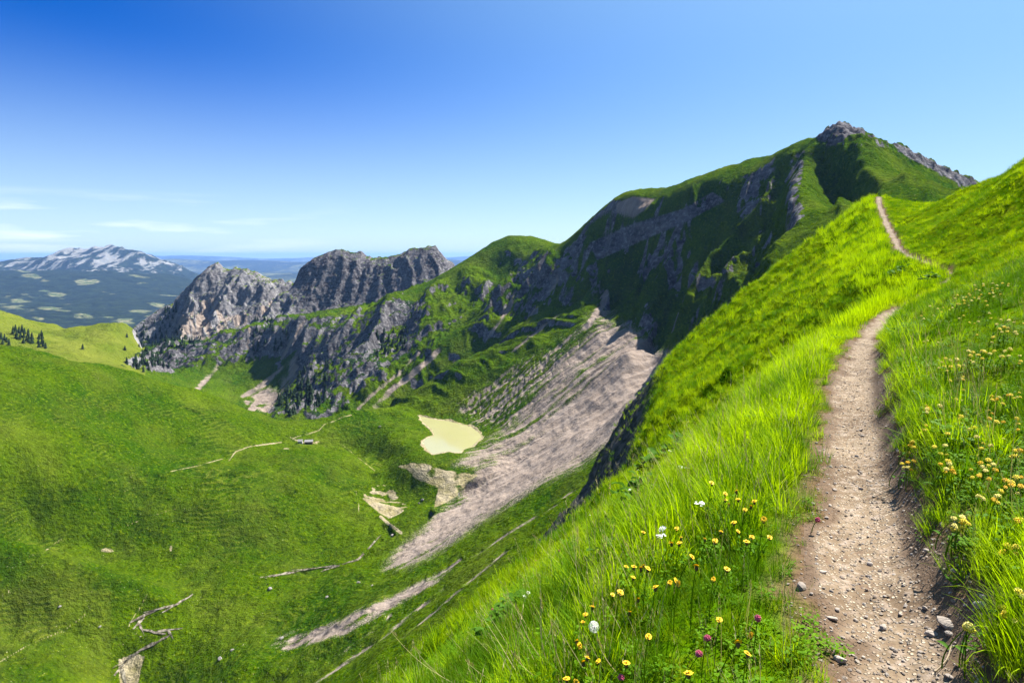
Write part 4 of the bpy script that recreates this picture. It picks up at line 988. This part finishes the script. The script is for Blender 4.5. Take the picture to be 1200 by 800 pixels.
def ball_mesh(name, R, n, mat, squash=.85, seed=0):
    """round head of many little florets"""
    rn = random.Random(seed); V, Fc = [], []
    for j in range(n):
        z = 1-1.75*(j+.5)/n; a = j*2.39996; r = math.sqrt(max(0, 1-z*z)); d = Vector((r*math.cos(a), r*math.sin(a), z)); d.normalize()
        s = d.orthogonal().normalized(); b = d.cross(s); L = R*rn.uniform(.85, 1.1); w = R*.26; c = d*R*.35; i0 = len(V)
        for q in (c, d*L*.8+s*w, d*L*.8+b*w, d*L*.8-s*w, d*L*.8-b*w, d*L*1.05): V.append((q.x, q.y, q.z*squash))
        Fc.extend([(i0, i0+1, i0+2), (i0, i0+2, i0+3), (i0, i0+3, i0+4), (i0, i0+4, i0+1), (i0+5, i0+2, i0+1), (i0+5, i0+3, i0+2), (i0+5, i0+4, i0+3), (i0+5, i0+1, i0+4)])
    me = bpy.data.meshes.new(name); me.from_pydata(V, [], Fc); me.materials.append(mat); return me
def umbel_mesh(name, R, n, mat, seed=0):
    rn = random.Random(seed); V, Fc = [], []
    for j in range(n):
        a = rn.uniform(0, 6.28); r = R*math.sqrt(rn.random()); c = Vector((r*math.cos(a), r*math.sin(a), rn.uniform(-.1, .3)*R+.25*R*(1-(r/R)**2)))
        for k in range(5):
            b = k*1.2566+a; L = R*.26; u = Vector((math.cos(b), math.sin(b), .35))*L; s = Vector((-math.sin(b), math.cos(b), 0))*L*.42; i0 = len(V)
            for q in (c, c+u*.6-s, c+u, c+u*.6+s): V.append(tuple(q))
            Fc.append((i0, i0+1, i0+2, i0+3))
    me = bpy.data.meshes.new(name); me.from_pydata(V, [], Fc); me.materials.append(mat); return me
def leaf_mesh(L, W, mat, seed=0, curl=.4):
    """broad leaf with a folded midrib and a wavy margin"""
    rn = random.Random(seed); V, Fc = [], []; K = 7
    for k in range(K+1):
        t = k/K; w = W*math.sin(math.pi*min(1, t*.93+.05))**.7*(1 if k < K else .05); z = L*(.35*t-curl*t*t); y = L*t
        V.extend([(-w, y, z+w*.35+rn.uniform(-.1, .1)*w), (-w*.5, y, z+w*.12), (0, y, z), (w*.5, y, z+w*.12), (w, y, z+w*.35+rn.uniform(-.1, .1)*w)])
    for k in range(K):
        for q in range(4): Fc.append((k*5+q, k*5+q+1, k*5+q+6, k*5+q+5))
    me = bpy.data.meshes.new('leaf'); me.from_pydata(V, [], Fc); me.materials.append(mat); me.polygons.foreach_set('use_smooth', [True]*len(me.polygons)); return me
def leaf_material():
    m = NB('broad_leaf'); n = m.noise(m.pos(), 9, 3); c = m.mix(n, (.030, .085, .008), (.085, .19, .014))
    d = m.n('ShaderNodeBsdfPrincipled'); m.l(c, d.inputs['Base Color']); d.inputs['Roughness'].default_value = .75; d.inputs['Specular IOR Level'].default_value = .06
    t = m.n('ShaderNodeBsdfTranslucent'); m.l(c, t.inputs[0]); x = m.n('ShaderNodeMixShader'); x.inputs[0].default_value = .3
    m.l(d.outputs[0], x.inputs[1]); m.l(t.outputs[0], x.inputs[2]); m.l(x.outputs[0], m.out.inputs[0]); return m.mat
MAT_LEAF = leaf_material()
HAWK = [(754,622),(754,655),(734,665),(751,669),(742,674),(743,667),(759,672),(718,688),(748,699),(768,695),(727,700),(738,714),(694,711),(686,716),(683,722),(760,738),(676,755),(679,761),(688,762),(701,766),(684,778),(664,793),(734,780),(675,793),(834,570),(850,578),(850,584),(863,579),(865,586),(854,588),(873,588),(880,590),(884,591),(860,613),(865,614),(845,618),(895,614),(881,624),(902,625),(826,627),(838,634),(798,625),(793,615),(786,629),(787,639),(796,638),(875,639),(811,653),(816,658),(836,669),(852,666),(816,672),(792,678),(785,679),(795,683),(843,718),(865,756),(876,756),(880,735),(807,793)]
CLOVER = [(714,574),(724,575),(696,588),(693,597),(820,463),(797,495),(768,508),(768,513),(798,512),(803,514),(760,535),(728,793),(829,746),(888,723),(819,765),(958,611),(655,646),(628,659),(577,716),(574,705),(1040,470)]
WHITE = [(734,575),(748,551),(751,556),(798,543),(805,547),(785,528),(764,545),(615,694),(609,697),(619,690),(820,594),(777,620),(775,630),(691,603),(738,572)]
VETCH = [(1150,548,16,13,'in the dense cluster above the overhanging tussock'),(1110,553,13,8,'between the path and the dense cluster'),(1062,543,8,7,'at the very edge of the path opposite the pink flower'),(1093,481,12,9,'beside the dark tussock at the path edge'),(1150,522,10,5,'just above the dense cluster'),(1190,565,12,9,'against the right frame edge of the near bank'),(1075,500,11,7,'by the shaded side of the path'),(1063,525,8,5,'on the stony path margin'),(1140,495,20,7,'scattered in the middle of the near bank'),(1180,500,15,6,'right of the middle of the near bank'),(1120,465,14,5,'in the thin grass left of the middle bank'),(1190,462,10,6,'high at the right frame edge of the near bank'),(1150,420,13,11,'in the bright patch halfway up the bank'),(1135,430,13,6,'left of the bright patch halfway up'),(1185,420,12,9,'right of the bright patch halfway up'),(1185,385,15,13,'in the thick patch at the right frame edge'),(1150,350,20,15,'in the long band under the dark hummock'),(1165,342,16,10,'at the upper right end of the band'),(1130,355,13,8,'at the left end of the band'),(1116,360,10,6,'just left of the band by a dark hollow'),(1078,378,9,4,'close to the path where it narrows'),(1095,367,8,4,'between the narrowing path and the band'),(1145,375,18,7,'scattered below the band'),(1160,400,14,4,'above the bright patch'),(1105,425,11,5,'near a dark hole in the turf'),(1115,433,8,4,'just below the dark hole in the turf'),(1092,400,11,3,'on the open turf near the path'),(1120,445,10,4,'on the open turf below the dark hole'),(1125,612,9,11,'hanging from the tussock over the path'),(1180,642,11,6,'on the tussock at the right frame edge'),(1193,610,6,3,'at the right frame edge above the tussock'),(1180,718,8,5,'low at the right above the stones'),(1134,738,5,4,'growing out of the stones'),(1194,695,5,3,'at the right frame edge beside the stones'),(1165,585,16,6,'under the dense cluster'),(1190,530,9,5,'at the frame edge right of the cluster'),(1165,470,16,8,'on the upper part of the near bank'),(1100,520,16,6,'sparse between cluster and path margin')]
def flower(name, px, py, h, stem, tip, parts, label, cat, group, rnd, scale=1.0, tilt=.25):
    c = near_cast(px, py, h)
    if c is None: return None
    r = bpy.data.objects.new(name, None); COL.objects.link(r); r.empty_display_size = .05
    r.location = (c[0]-tip[0]*scale, c[1]-tip[1]*scale, c[2]-.01); r.scale = (scale,)*3; tag(r, label, cat, group)
    link('stem', stem, None, r)
    for nm, me, dz, tl in parts:
        o = link(nm, me, None, r); o.location = (tip[0], tip[1], tip[2]+dz); o.rotation_euler = (rnd.gauss(0, tilt)*tl, rnd.gauss(0, tilt)*tl, rnd.uniform(0, 6.28))
    return r
def build_flowers():
    rnd = random.Random(9)
    stems = {}
    def st(h, k):
        key = (h, k)
        if key not in stems: stems[key] = stem_mesh(h, .03+.02*k, .0022, k)
        return stems[key]
    heads = [rays_mesh('flower_head', .0155, 15, MAT_YEL, 3, .25, k) for k in range(3)]; cup = bud_mesh('bud', .007, .011, MAT_BUD)
    for i, (px, py) in enumerate(HAWK):
        H = (.26, .22, .19)[i % 3]; s, tip = st(H, i % 3)
        if py < 645: lb, gp = 'yellow hawkbit in the tall bright grass close left of the path', 'yellow flowers in the tall grass'
        elif px < 770: lb, gp = 'yellow hawkbit on the lower left slope near dry stems', 'yellow flowers on the lower left slope'
        else: lb, gp = 'yellow hawkbit in the short grass at the bottom left of the path', 'yellow flowers near the bottom of the path'
        flower('hawkbit', px, py, H, s, tip, [('flower_head', heads[i % 3], .004, 1), ('bud', cup, -.006, .3)], lb, 'flower', gp, rnd, rnd.uniform(.85, 1.15), .4)
    cl = [ball_mesh('flower_head', .014, 46, MAT_PINK, .95, k) for k in range(2)]
    for i, (px, py) in enumerate(CLOVER):
        hh = .07 if px > 900 else .2; s, tip = st(hh, i % 3)
        lb, gp = ('dark pink clover head on the slope edge left of the tall grass', 'pink clovers on the slope edge') if py < 640 else ('pink clover head low in the foreground grass', 'pink clovers in the foreground')
        if (px, py) == (728, 793): lb, gp = 'large bright pink clover head at the bottom edge', None
        if (px, py) == (958, 611): lb, gp = 'small pink flower at the left edge of the path', None
        if (px, py) == (1040, 470): lb, gp = 'small pink clover at the right edge of the path', None
        flower('clover', px, py, hh, s, tip, [('flower_head', cl[i % 2], .006, 1)], lb, 'flower', gp, rnd, rnd.uniform(.9, 1.25) if py < 720 else 1.0)
    wh = [umbel_mesh('flower_head', .026, 26, MAT_WHITE, k) for k in range(2)]
    for i, (px, py) in enumerate(WHITE):
        s, tip = st(.20, i % 3)
        if py > 680: lb, gp = 'white umbel flower beside the leafy plant on the lower left', 'white flowers on the lower left'
        elif py < 580: lb, gp = 'white umbel flower above the dark leafy plant by the slope edge', 'white flowers by the slope edge'
        else: lb, gp = 'white flower tuft in the tall grass left of the yellow flowers', 'white flowers in the tall grass'
        flower('white_umbel', px, py, .20, s, tip, [('flower_head', wh[i % 2], .0, 1)], lb, 'flower', gp, rnd, rnd.uniform(.8, 1.15))
    # the dandelion clock: a globe of fine plumes
    V, Fc = [], []
    for j in range(110):
        z = 1-2*(j+.5)/110; a = j*2.39996; r = math.sqrt(1-z*z); d = Vector((r*math.cos(a), r*math.sin(a), z)); s = d.orthogonal().normalized()*.0012; i0 = len(V)
        V.extend([tuple(d*.004-s), tuple(d*.004+s), tuple(d*.022)]); Fc.append((i0, i0+1, i0+2))
        for k in range(4):
            b = d.orthogonal().normalized(); b.rotate(Matrix.Rotation(k*1.57, 3, d)); i1 = len(V); e = d*.022
            V.extend([tuple(e), tuple(e+b*.005+d*.003+s*1.2), tuple(e+b*.005+d*.003-s*1.2)]); Fc.append((i1, i1+1, i1+2))
    me = bpy.data.meshes.new('seed_head'); me.from_pydata(V, [], Fc); me.materials.append(MAT_FLUFF)
    s, tip = st(.24, 1)
    flower('dandelion_clock', 696, 736, .24, s, tip, [('seed_head', me, .015, 1)], 'white fluffy dandelion seed head among the yellow flowers', 'flower', None, rnd, 1.0)
    # vetch on the right bank
    hd = [ball_mesh('flower_head', .0138, 28, mt, .7, k) for k, mt in enumerate((MAT_PALE, MAT_CREAM, MAT_YEL, MAT_PALE))]
    br = [leaf_mesh(.05, .009, MAT_LEAF, k, .5) for k in range(2)]
    n = 0
    for ci, (cx, cy, R, k, where) in enumerate(VETCH):
        for j in range(k):
            a = rnd.uniform(0, 6.28); q = R*math.sqrt(rnd.random()); px, py = cx+q*math.cos(a)*1.2, cy+q*math.sin(a)*.7
            H = .14 if cy > 400 else .13; s, tip = st(H, j % 3); big = 1.0 if cy > 450 else 1.2
            w = rnd.random(); hm, cw = (hd[2], 'bright yellow') if (w < .25 and cy > 440) else (hd[1], 'cream') if w < .5 else (hd[0], 'pale yellow')
            lb, gp = '%s vetch head %s' % (cw, where), 'vetch %s' % where
            o = flower('vetch', px, py, H, s, tip, [('flower_head', hm, .002, 1)], lb, 'flower', gp, rnd, big*rnd.uniform(.8, 1.25))
            if o is not None:
                f = link('leaf', br[j % 2], None, o); f.location = (tip[0]*.3, tip[1]*.3, H*.45); f.rotation_euler = (.2, 0, rnd.uniform(0, 6.28)); n += 1
    print('vetch', n)
build_flowers()
LEAFY_XY = []
def build_leafy():
    rnd = random.Random(3)
    lv = [leaf_mesh(1, .36, MAT_LEAF, k, .35+.1*k) for k in range(4)]
    for (px, py, n, L, lb) in ((760, 556, 34, .19, 'dark green broad leaved plant with white flowers at the slope edge'), (785, 540, 24, .18, 'broad leaved plant right of the dark one at the slope edge'), (597, 725, 36, .12, 'dark broad leaved plant at the lower left among dry stems'), (578, 748, 24, .11, 'small broad leaved plant left of the dark one at the lower left'), (708, 655, 14, .09, 'shaded leafy plant in the dark hollow of the left grass'), (740, 590, 18, .15, 'leafy plant just below the white flowers at the slope edge'), (1090, 330, 22, .28, 'dark leafy herb patch left of the far path bend'), (1055, 322, 20, .30, 'dark leafy herbs on the hump flank left of the path bend')):
        c = near_cast(px, py, .05)
        if c is None: continue
        r = bpy.data.objects.new('leafy_plant', None); COL.objects.link(r); r.location = (c[0], c[1], c[2]-.02); tag(r, lb, 'plant'); LEAFY_XY.append((c[0], c[1], L*1.7))
        for k in range(n):
            o = link('leaf', lv[k % 4], None, r); q = L*1.4*math.sqrt(rnd.random()); a = rnd.uniform(0, 6.28); x, y = q*math.cos(a), q*math.sin(a)
            gz = float(near_height(np.array([c[0]+x]), np.array([c[1]+y]))[0])-c[2]
            o.location = (x, y, gz+rnd.uniform(.08, .30)*min(L/.12, 1.3)); o.rotation_euler = (rnd.uniform(-.2, .5), rnd.gauss(0, .25), rnd.uniform(0, 6.28)); o.scale = (L*rnd.uniform(.7, 1.2),)*3
build_leafy()
def build_dry_stems():
    lines = [((604,711),(645,785),'straw stem leaning left beside the white flowers'),((634,700),(645,790),'upright straw stem right of the lower leafy plant'),((646,731),(666,798),'straw stem with a bent head near the bottom edge'),((600,768),(640,800),'low straw stem crossing the bottom edge left of the yellow flowers'),((457,740),(531,800),'long arched straw stem at the bottom left of the near slope'),((484,758),(526,798),'shorter straw stem under the long arched one'),((546,776),(585,800),'straw stem leaning left at the bottom edge near the leafy plant'),((624,627),(664,665),'thin straw stem on the slope left of the dark hollow'),((730,632),(750,668),'thin straw stem above the yellow flowers'),((688,765),(700,800),'straw stem under the yellow flower pair'),((700,752),(726,792),'straw stem leading to the large pink clover'),((848,480),(852,566),'tall dark seed stem in the bright grass'),((874,506),(868,570),'tall seed stem right of the dark seed stem')]
    rnd = random.Random(4)
    for (t, b, lb) in lines:
        c = near_cast(b[0], min(b[1], 815), 0)
        if c is None: continue
        B = Vector(c); T = Vector(((t[0]-600)/F*B.y, B.y+.02, (300-t[1])/F*B.y)); d = T-B; L = d.length
        V, Fc = [], []; K = 8; n = 4
        side = Vector((d.z, 0, -d.x)).normalized()
        for k in range(K+1):
            u = k/K; p = d*u+side*(-.10*L*math.sin(math.pi*u))*(1 if t[0] < b[0] else -1)*.6; rad = .0022*(1.2-.6*u)
            for j in range(n): a = 2*math.pi*j/n; V.append((p.x+rad*math.cos(a), p.y+rad*math.sin(a), p.z))
        for k in range(K):
            for j in range(n): Fc.append((k*n+j, k*n+(j+1) % n, (k+1)*n+(j+1) % n, (k+1)*n+j))
        r = bpy.data.objects.new('dry_grass_stem', None); COL.objects.link(r); r.location = B; tag(r, lb, 'grass stem')
        me = bpy.data.meshes.new('stem'); me.from_pydata(V, [], Fc); me.materials.append(MAT_DRY); link('stem', me, None, r)
        V, Fc = [], []; dn = d.normalized()
        for k in range(22):
            p = d*(1-.012*k*min(1, .35/L*1.0)); a = rnd.uniform(0, 6.28); ribbon(V, Fc, tuple(p), a, rnd.uniform(.1, .6), rnd.uniform(.012, .03), .005, .6, 2)
        me = bpy.data.meshes.new('seed_head'); me.from_pydata(V, [], Fc); me.materials.append(MAT_DRY); link('seed_head', me, None, r)
build_dry_stems()
def stone_mesh(seed, flat=.6):
    rn = random.Random(seed); bm = bmesh.new(); bmesh.ops.create_icosphere(bm, subdivisions=2, radius=1.0)
    pl = [Vector((rn.gauss(0, 1), rn.gauss(0, 1), rn.gauss(0, 1))).normalized() for _ in range(9)]; ds = [rn.uniform(.5, .85) for _ in pl]
    sc = (rn.uniform(.75, 1.2), rn.uniform(.6, .9), flat*rn.uniform(.7, 1.1))
    for v in bm.verts:
        for n, d in zip(pl, ds):
            k = v.co.dot(n)
            if k > d: v.co -= n*(k-d)
        v.co = Vector((v.co.x*sc[0], v.co.y*sc[1], v.co.z*sc[2]))
    return bm
def build_stones():
    m = NB('path_stone'); n = m.noise(m.pos(), 18, 5, .7); oi = m.n('ShaderNodeObjectInfo')
    c = m.mix(m.math('ADD', m.math('MULTIPLY', n, .6), m.math('MULTIPLY', oi.outputs['Random'], .4)), (.11, .09, .075), (.46, .40, .34)); m.principled(c, .85, .2, m.bump(n, .6, .006)); mat = m.mat
    meshes = [bm_mesh('stone', stone_mesh(k), mat) for k in range(6)]
    rnd = random.Random(21)
    named = [((1108,735), .050, 'largest dark angular stone at the right edge of the path'), ((1092,744), .026, 'flat grey stone just left of the largest stone'), ((1150,712), .034, 'dark stone in the shade below the bank grass'), ((1036,738), .024, 'flat dark stone in the middle of the path'), ((975,727), .026, 'brown stone near the left edge of the path'), ((985,775), .024, 'pale flat stone at the bottom left of the path'), ((938,690), .034, 'pale stone in the grass fringe left of the path'), ((1009,555), .022, 'lone dark stone on the smooth middle stretch of path'), ((1112,745), .020, 'small stone under the largest stone')]
    def put(px, py, s, lb, gp):
        c = near_cast(px, py, 0)
        if c is None: return
        o = bpy.data.objects.new('stone', meshes[rnd.randrange(6)]); COL.objects.link(o); o.location = (c[0], c[1], c[2]+s*.22); o.scale = (s,)*3; o.rotation_euler = (rnd.uniform(-.2, .2), rnd.uniform(-.2, .2), rnd.uniform(0, 6.28)); tag(o, lb, 'stone', gp)
    for p, s, lb in named: put(*p, s, lb, None)
    k = 0
    while k < 90:
        y = rnd.uniform(2.45, 6.5); w = .35; off = rnd.uniform(-1, 1)
        x = float(xp(np.array([y]))[0])+off*w*1.2+.1; px = 600+F*x/y; z = float(near_height(np.array([x]), np.array([y]))[0]); py = 300-F*z/y
        if px > 1195 or py > 798: continue
        lb, gp = ('small angular stone on the right stony edge of the path', 'stones on the right path edge') if off > .35 else ('small stone lying on the left part of the path', 'stones on the left path edge') if off < -.35 else ('small stone trodden into the middle of the path', 'stones in the middle of the path')
        o = bpy.data.objects.new('stone', meshes[rnd.randrange(6)]); COL.objects.link(o); s = rnd.uniform(.008, .02); o.location = (x, y, z+s*.2); o.scale = (s,)*3; o.rotation_euler = (rnd.uniform(-.3, .3), rnd.uniform(-.3, .3), rnd.uniform(0, 6.28)); tag(o, lb, 'stone', gp); k += 1
    # gravel nobody could count
    kinds = []
    for k in range(6):
        bm = bmesh.new(); bmesh.ops.create_icosphere(bm, subdivisions=1, radius=1.0); rn = random.Random(k+50)
        for v in bm.verts: v.co = v.co*rn.uniform(.7, 1.2); v.co.z *= .55; v.co.x *= rn.uniform(.9, 1.2)
        g = NB('gravel_%d' % k); nn = g.noise(g.pos(), 30, 2); lo = (.13, .105, .085); hi = [(.40, .35, .29), (.30, .25, .20), (.46, .42, .37), (.24, .19, .15), (.36, .30, .24), (.20, .17, .145)][k]
        g.principled(g.mix(nn, lo, hi), .9, .15); kinds.append(bpy.data.objects.new('gravel', bm_mesh('gravel', bm, g.mat)))
    n = 15000
    y = 1.6+12*rng.random(n)**2.0; off = rng.normal(0, .30, n)+.05; off = np.where(rng.random(n) < .35, off+.28*sstep(9, 4, y), off)
    x = xp(y)+off; e, d = edge_dist(x, y); kp = e < .12; x, y = x[kp], y[kp]; n = len(x); z = near_height(x, y)
    sz = .0022+.009*rng.random(n)**4
    scatter('path_gravel', 'loose gravel and small chips scattered over the footpath', kinds, np.stack([x, y, z+sz*.15], -1), np.stack([rng.normal(0, .3, n), rng.normal(0, .3, n), rng.uniform(0, 6.28, n)], -1), sz, rng.integers(0, 6, n), rng.random(n))['category'] = 'gravel'
    # a dry stick
    a, b = near_cast(1096, 789, .01), near_cast(1118, 760, .01); A_, B_ = Vector(a), Vector(b); d = B_-A_; V, Fc = [], []; K = 7
    for k in range(K+1):
        u = k/K; p = d*u+Vector((0, 0, .012+.015*u))+Vector((.012*math.sin(u*4), 0, 0)); r = .0045*(1.1-.5*u)
        for j in range(6): t = 2*math.pi*j/6; V.append((p.x+r*math.cos(t), p.y, p.z+r*math.sin(t)))
    for k in range(K):
        for j in range(6): Fc.append((k*6+j, k*6+(j+1) % 6, (k+1)*6+(j+1) % 6, (k+1)*6+j))
    me = bpy.data.meshes.new('dry_stick'); me.from_pydata(V, [], Fc); o = link('dry_stick', me, simple('bleached_wood', (.50, .40, .27), .8, .1, .2, 20)); o.location = A_; tag(o, 'pale bent dry stick lying on the right side of the path', 'stick')
build_stones()

build_grass()
# ------------------------------------------------------------------ air
def build_haze():
    bm = bmesh.new(); bmesh.ops.create_cube(bm, size=1.0)
    me = bpy.data.meshes.new('haze'); 
    for v in bm.verts:
        v.co.x = v.co.x*230000; v.co.y = 40000+v.co.y*90000; v.co.z = -340+v.co.z*1260
    bm.to_mesh(me); bm.free()
    m = bpy.data.materials.new('haze_air'); m.use_nodes = True; nt = m.node_tree; nt.nodes.clear()
    o_ = nt.nodes.new('ShaderNodeOutputMaterial'); v = nt.nodes.new('ShaderNodeVolumePrincipled')
    v.inputs['Color'].default_value = (.27, .50, 1.0, 1); v.inputs['Density'].default_value = 2.0e-5; v.inputs['Anisotropy'].default_value = .2
    nt.links.new(v.outputs[0], o_.inputs['Volume'])
    o = link('haze', me, m); tag(o, 'thin blue air haze over the whole valley', 'haze', kind='stuff')
build_haze()
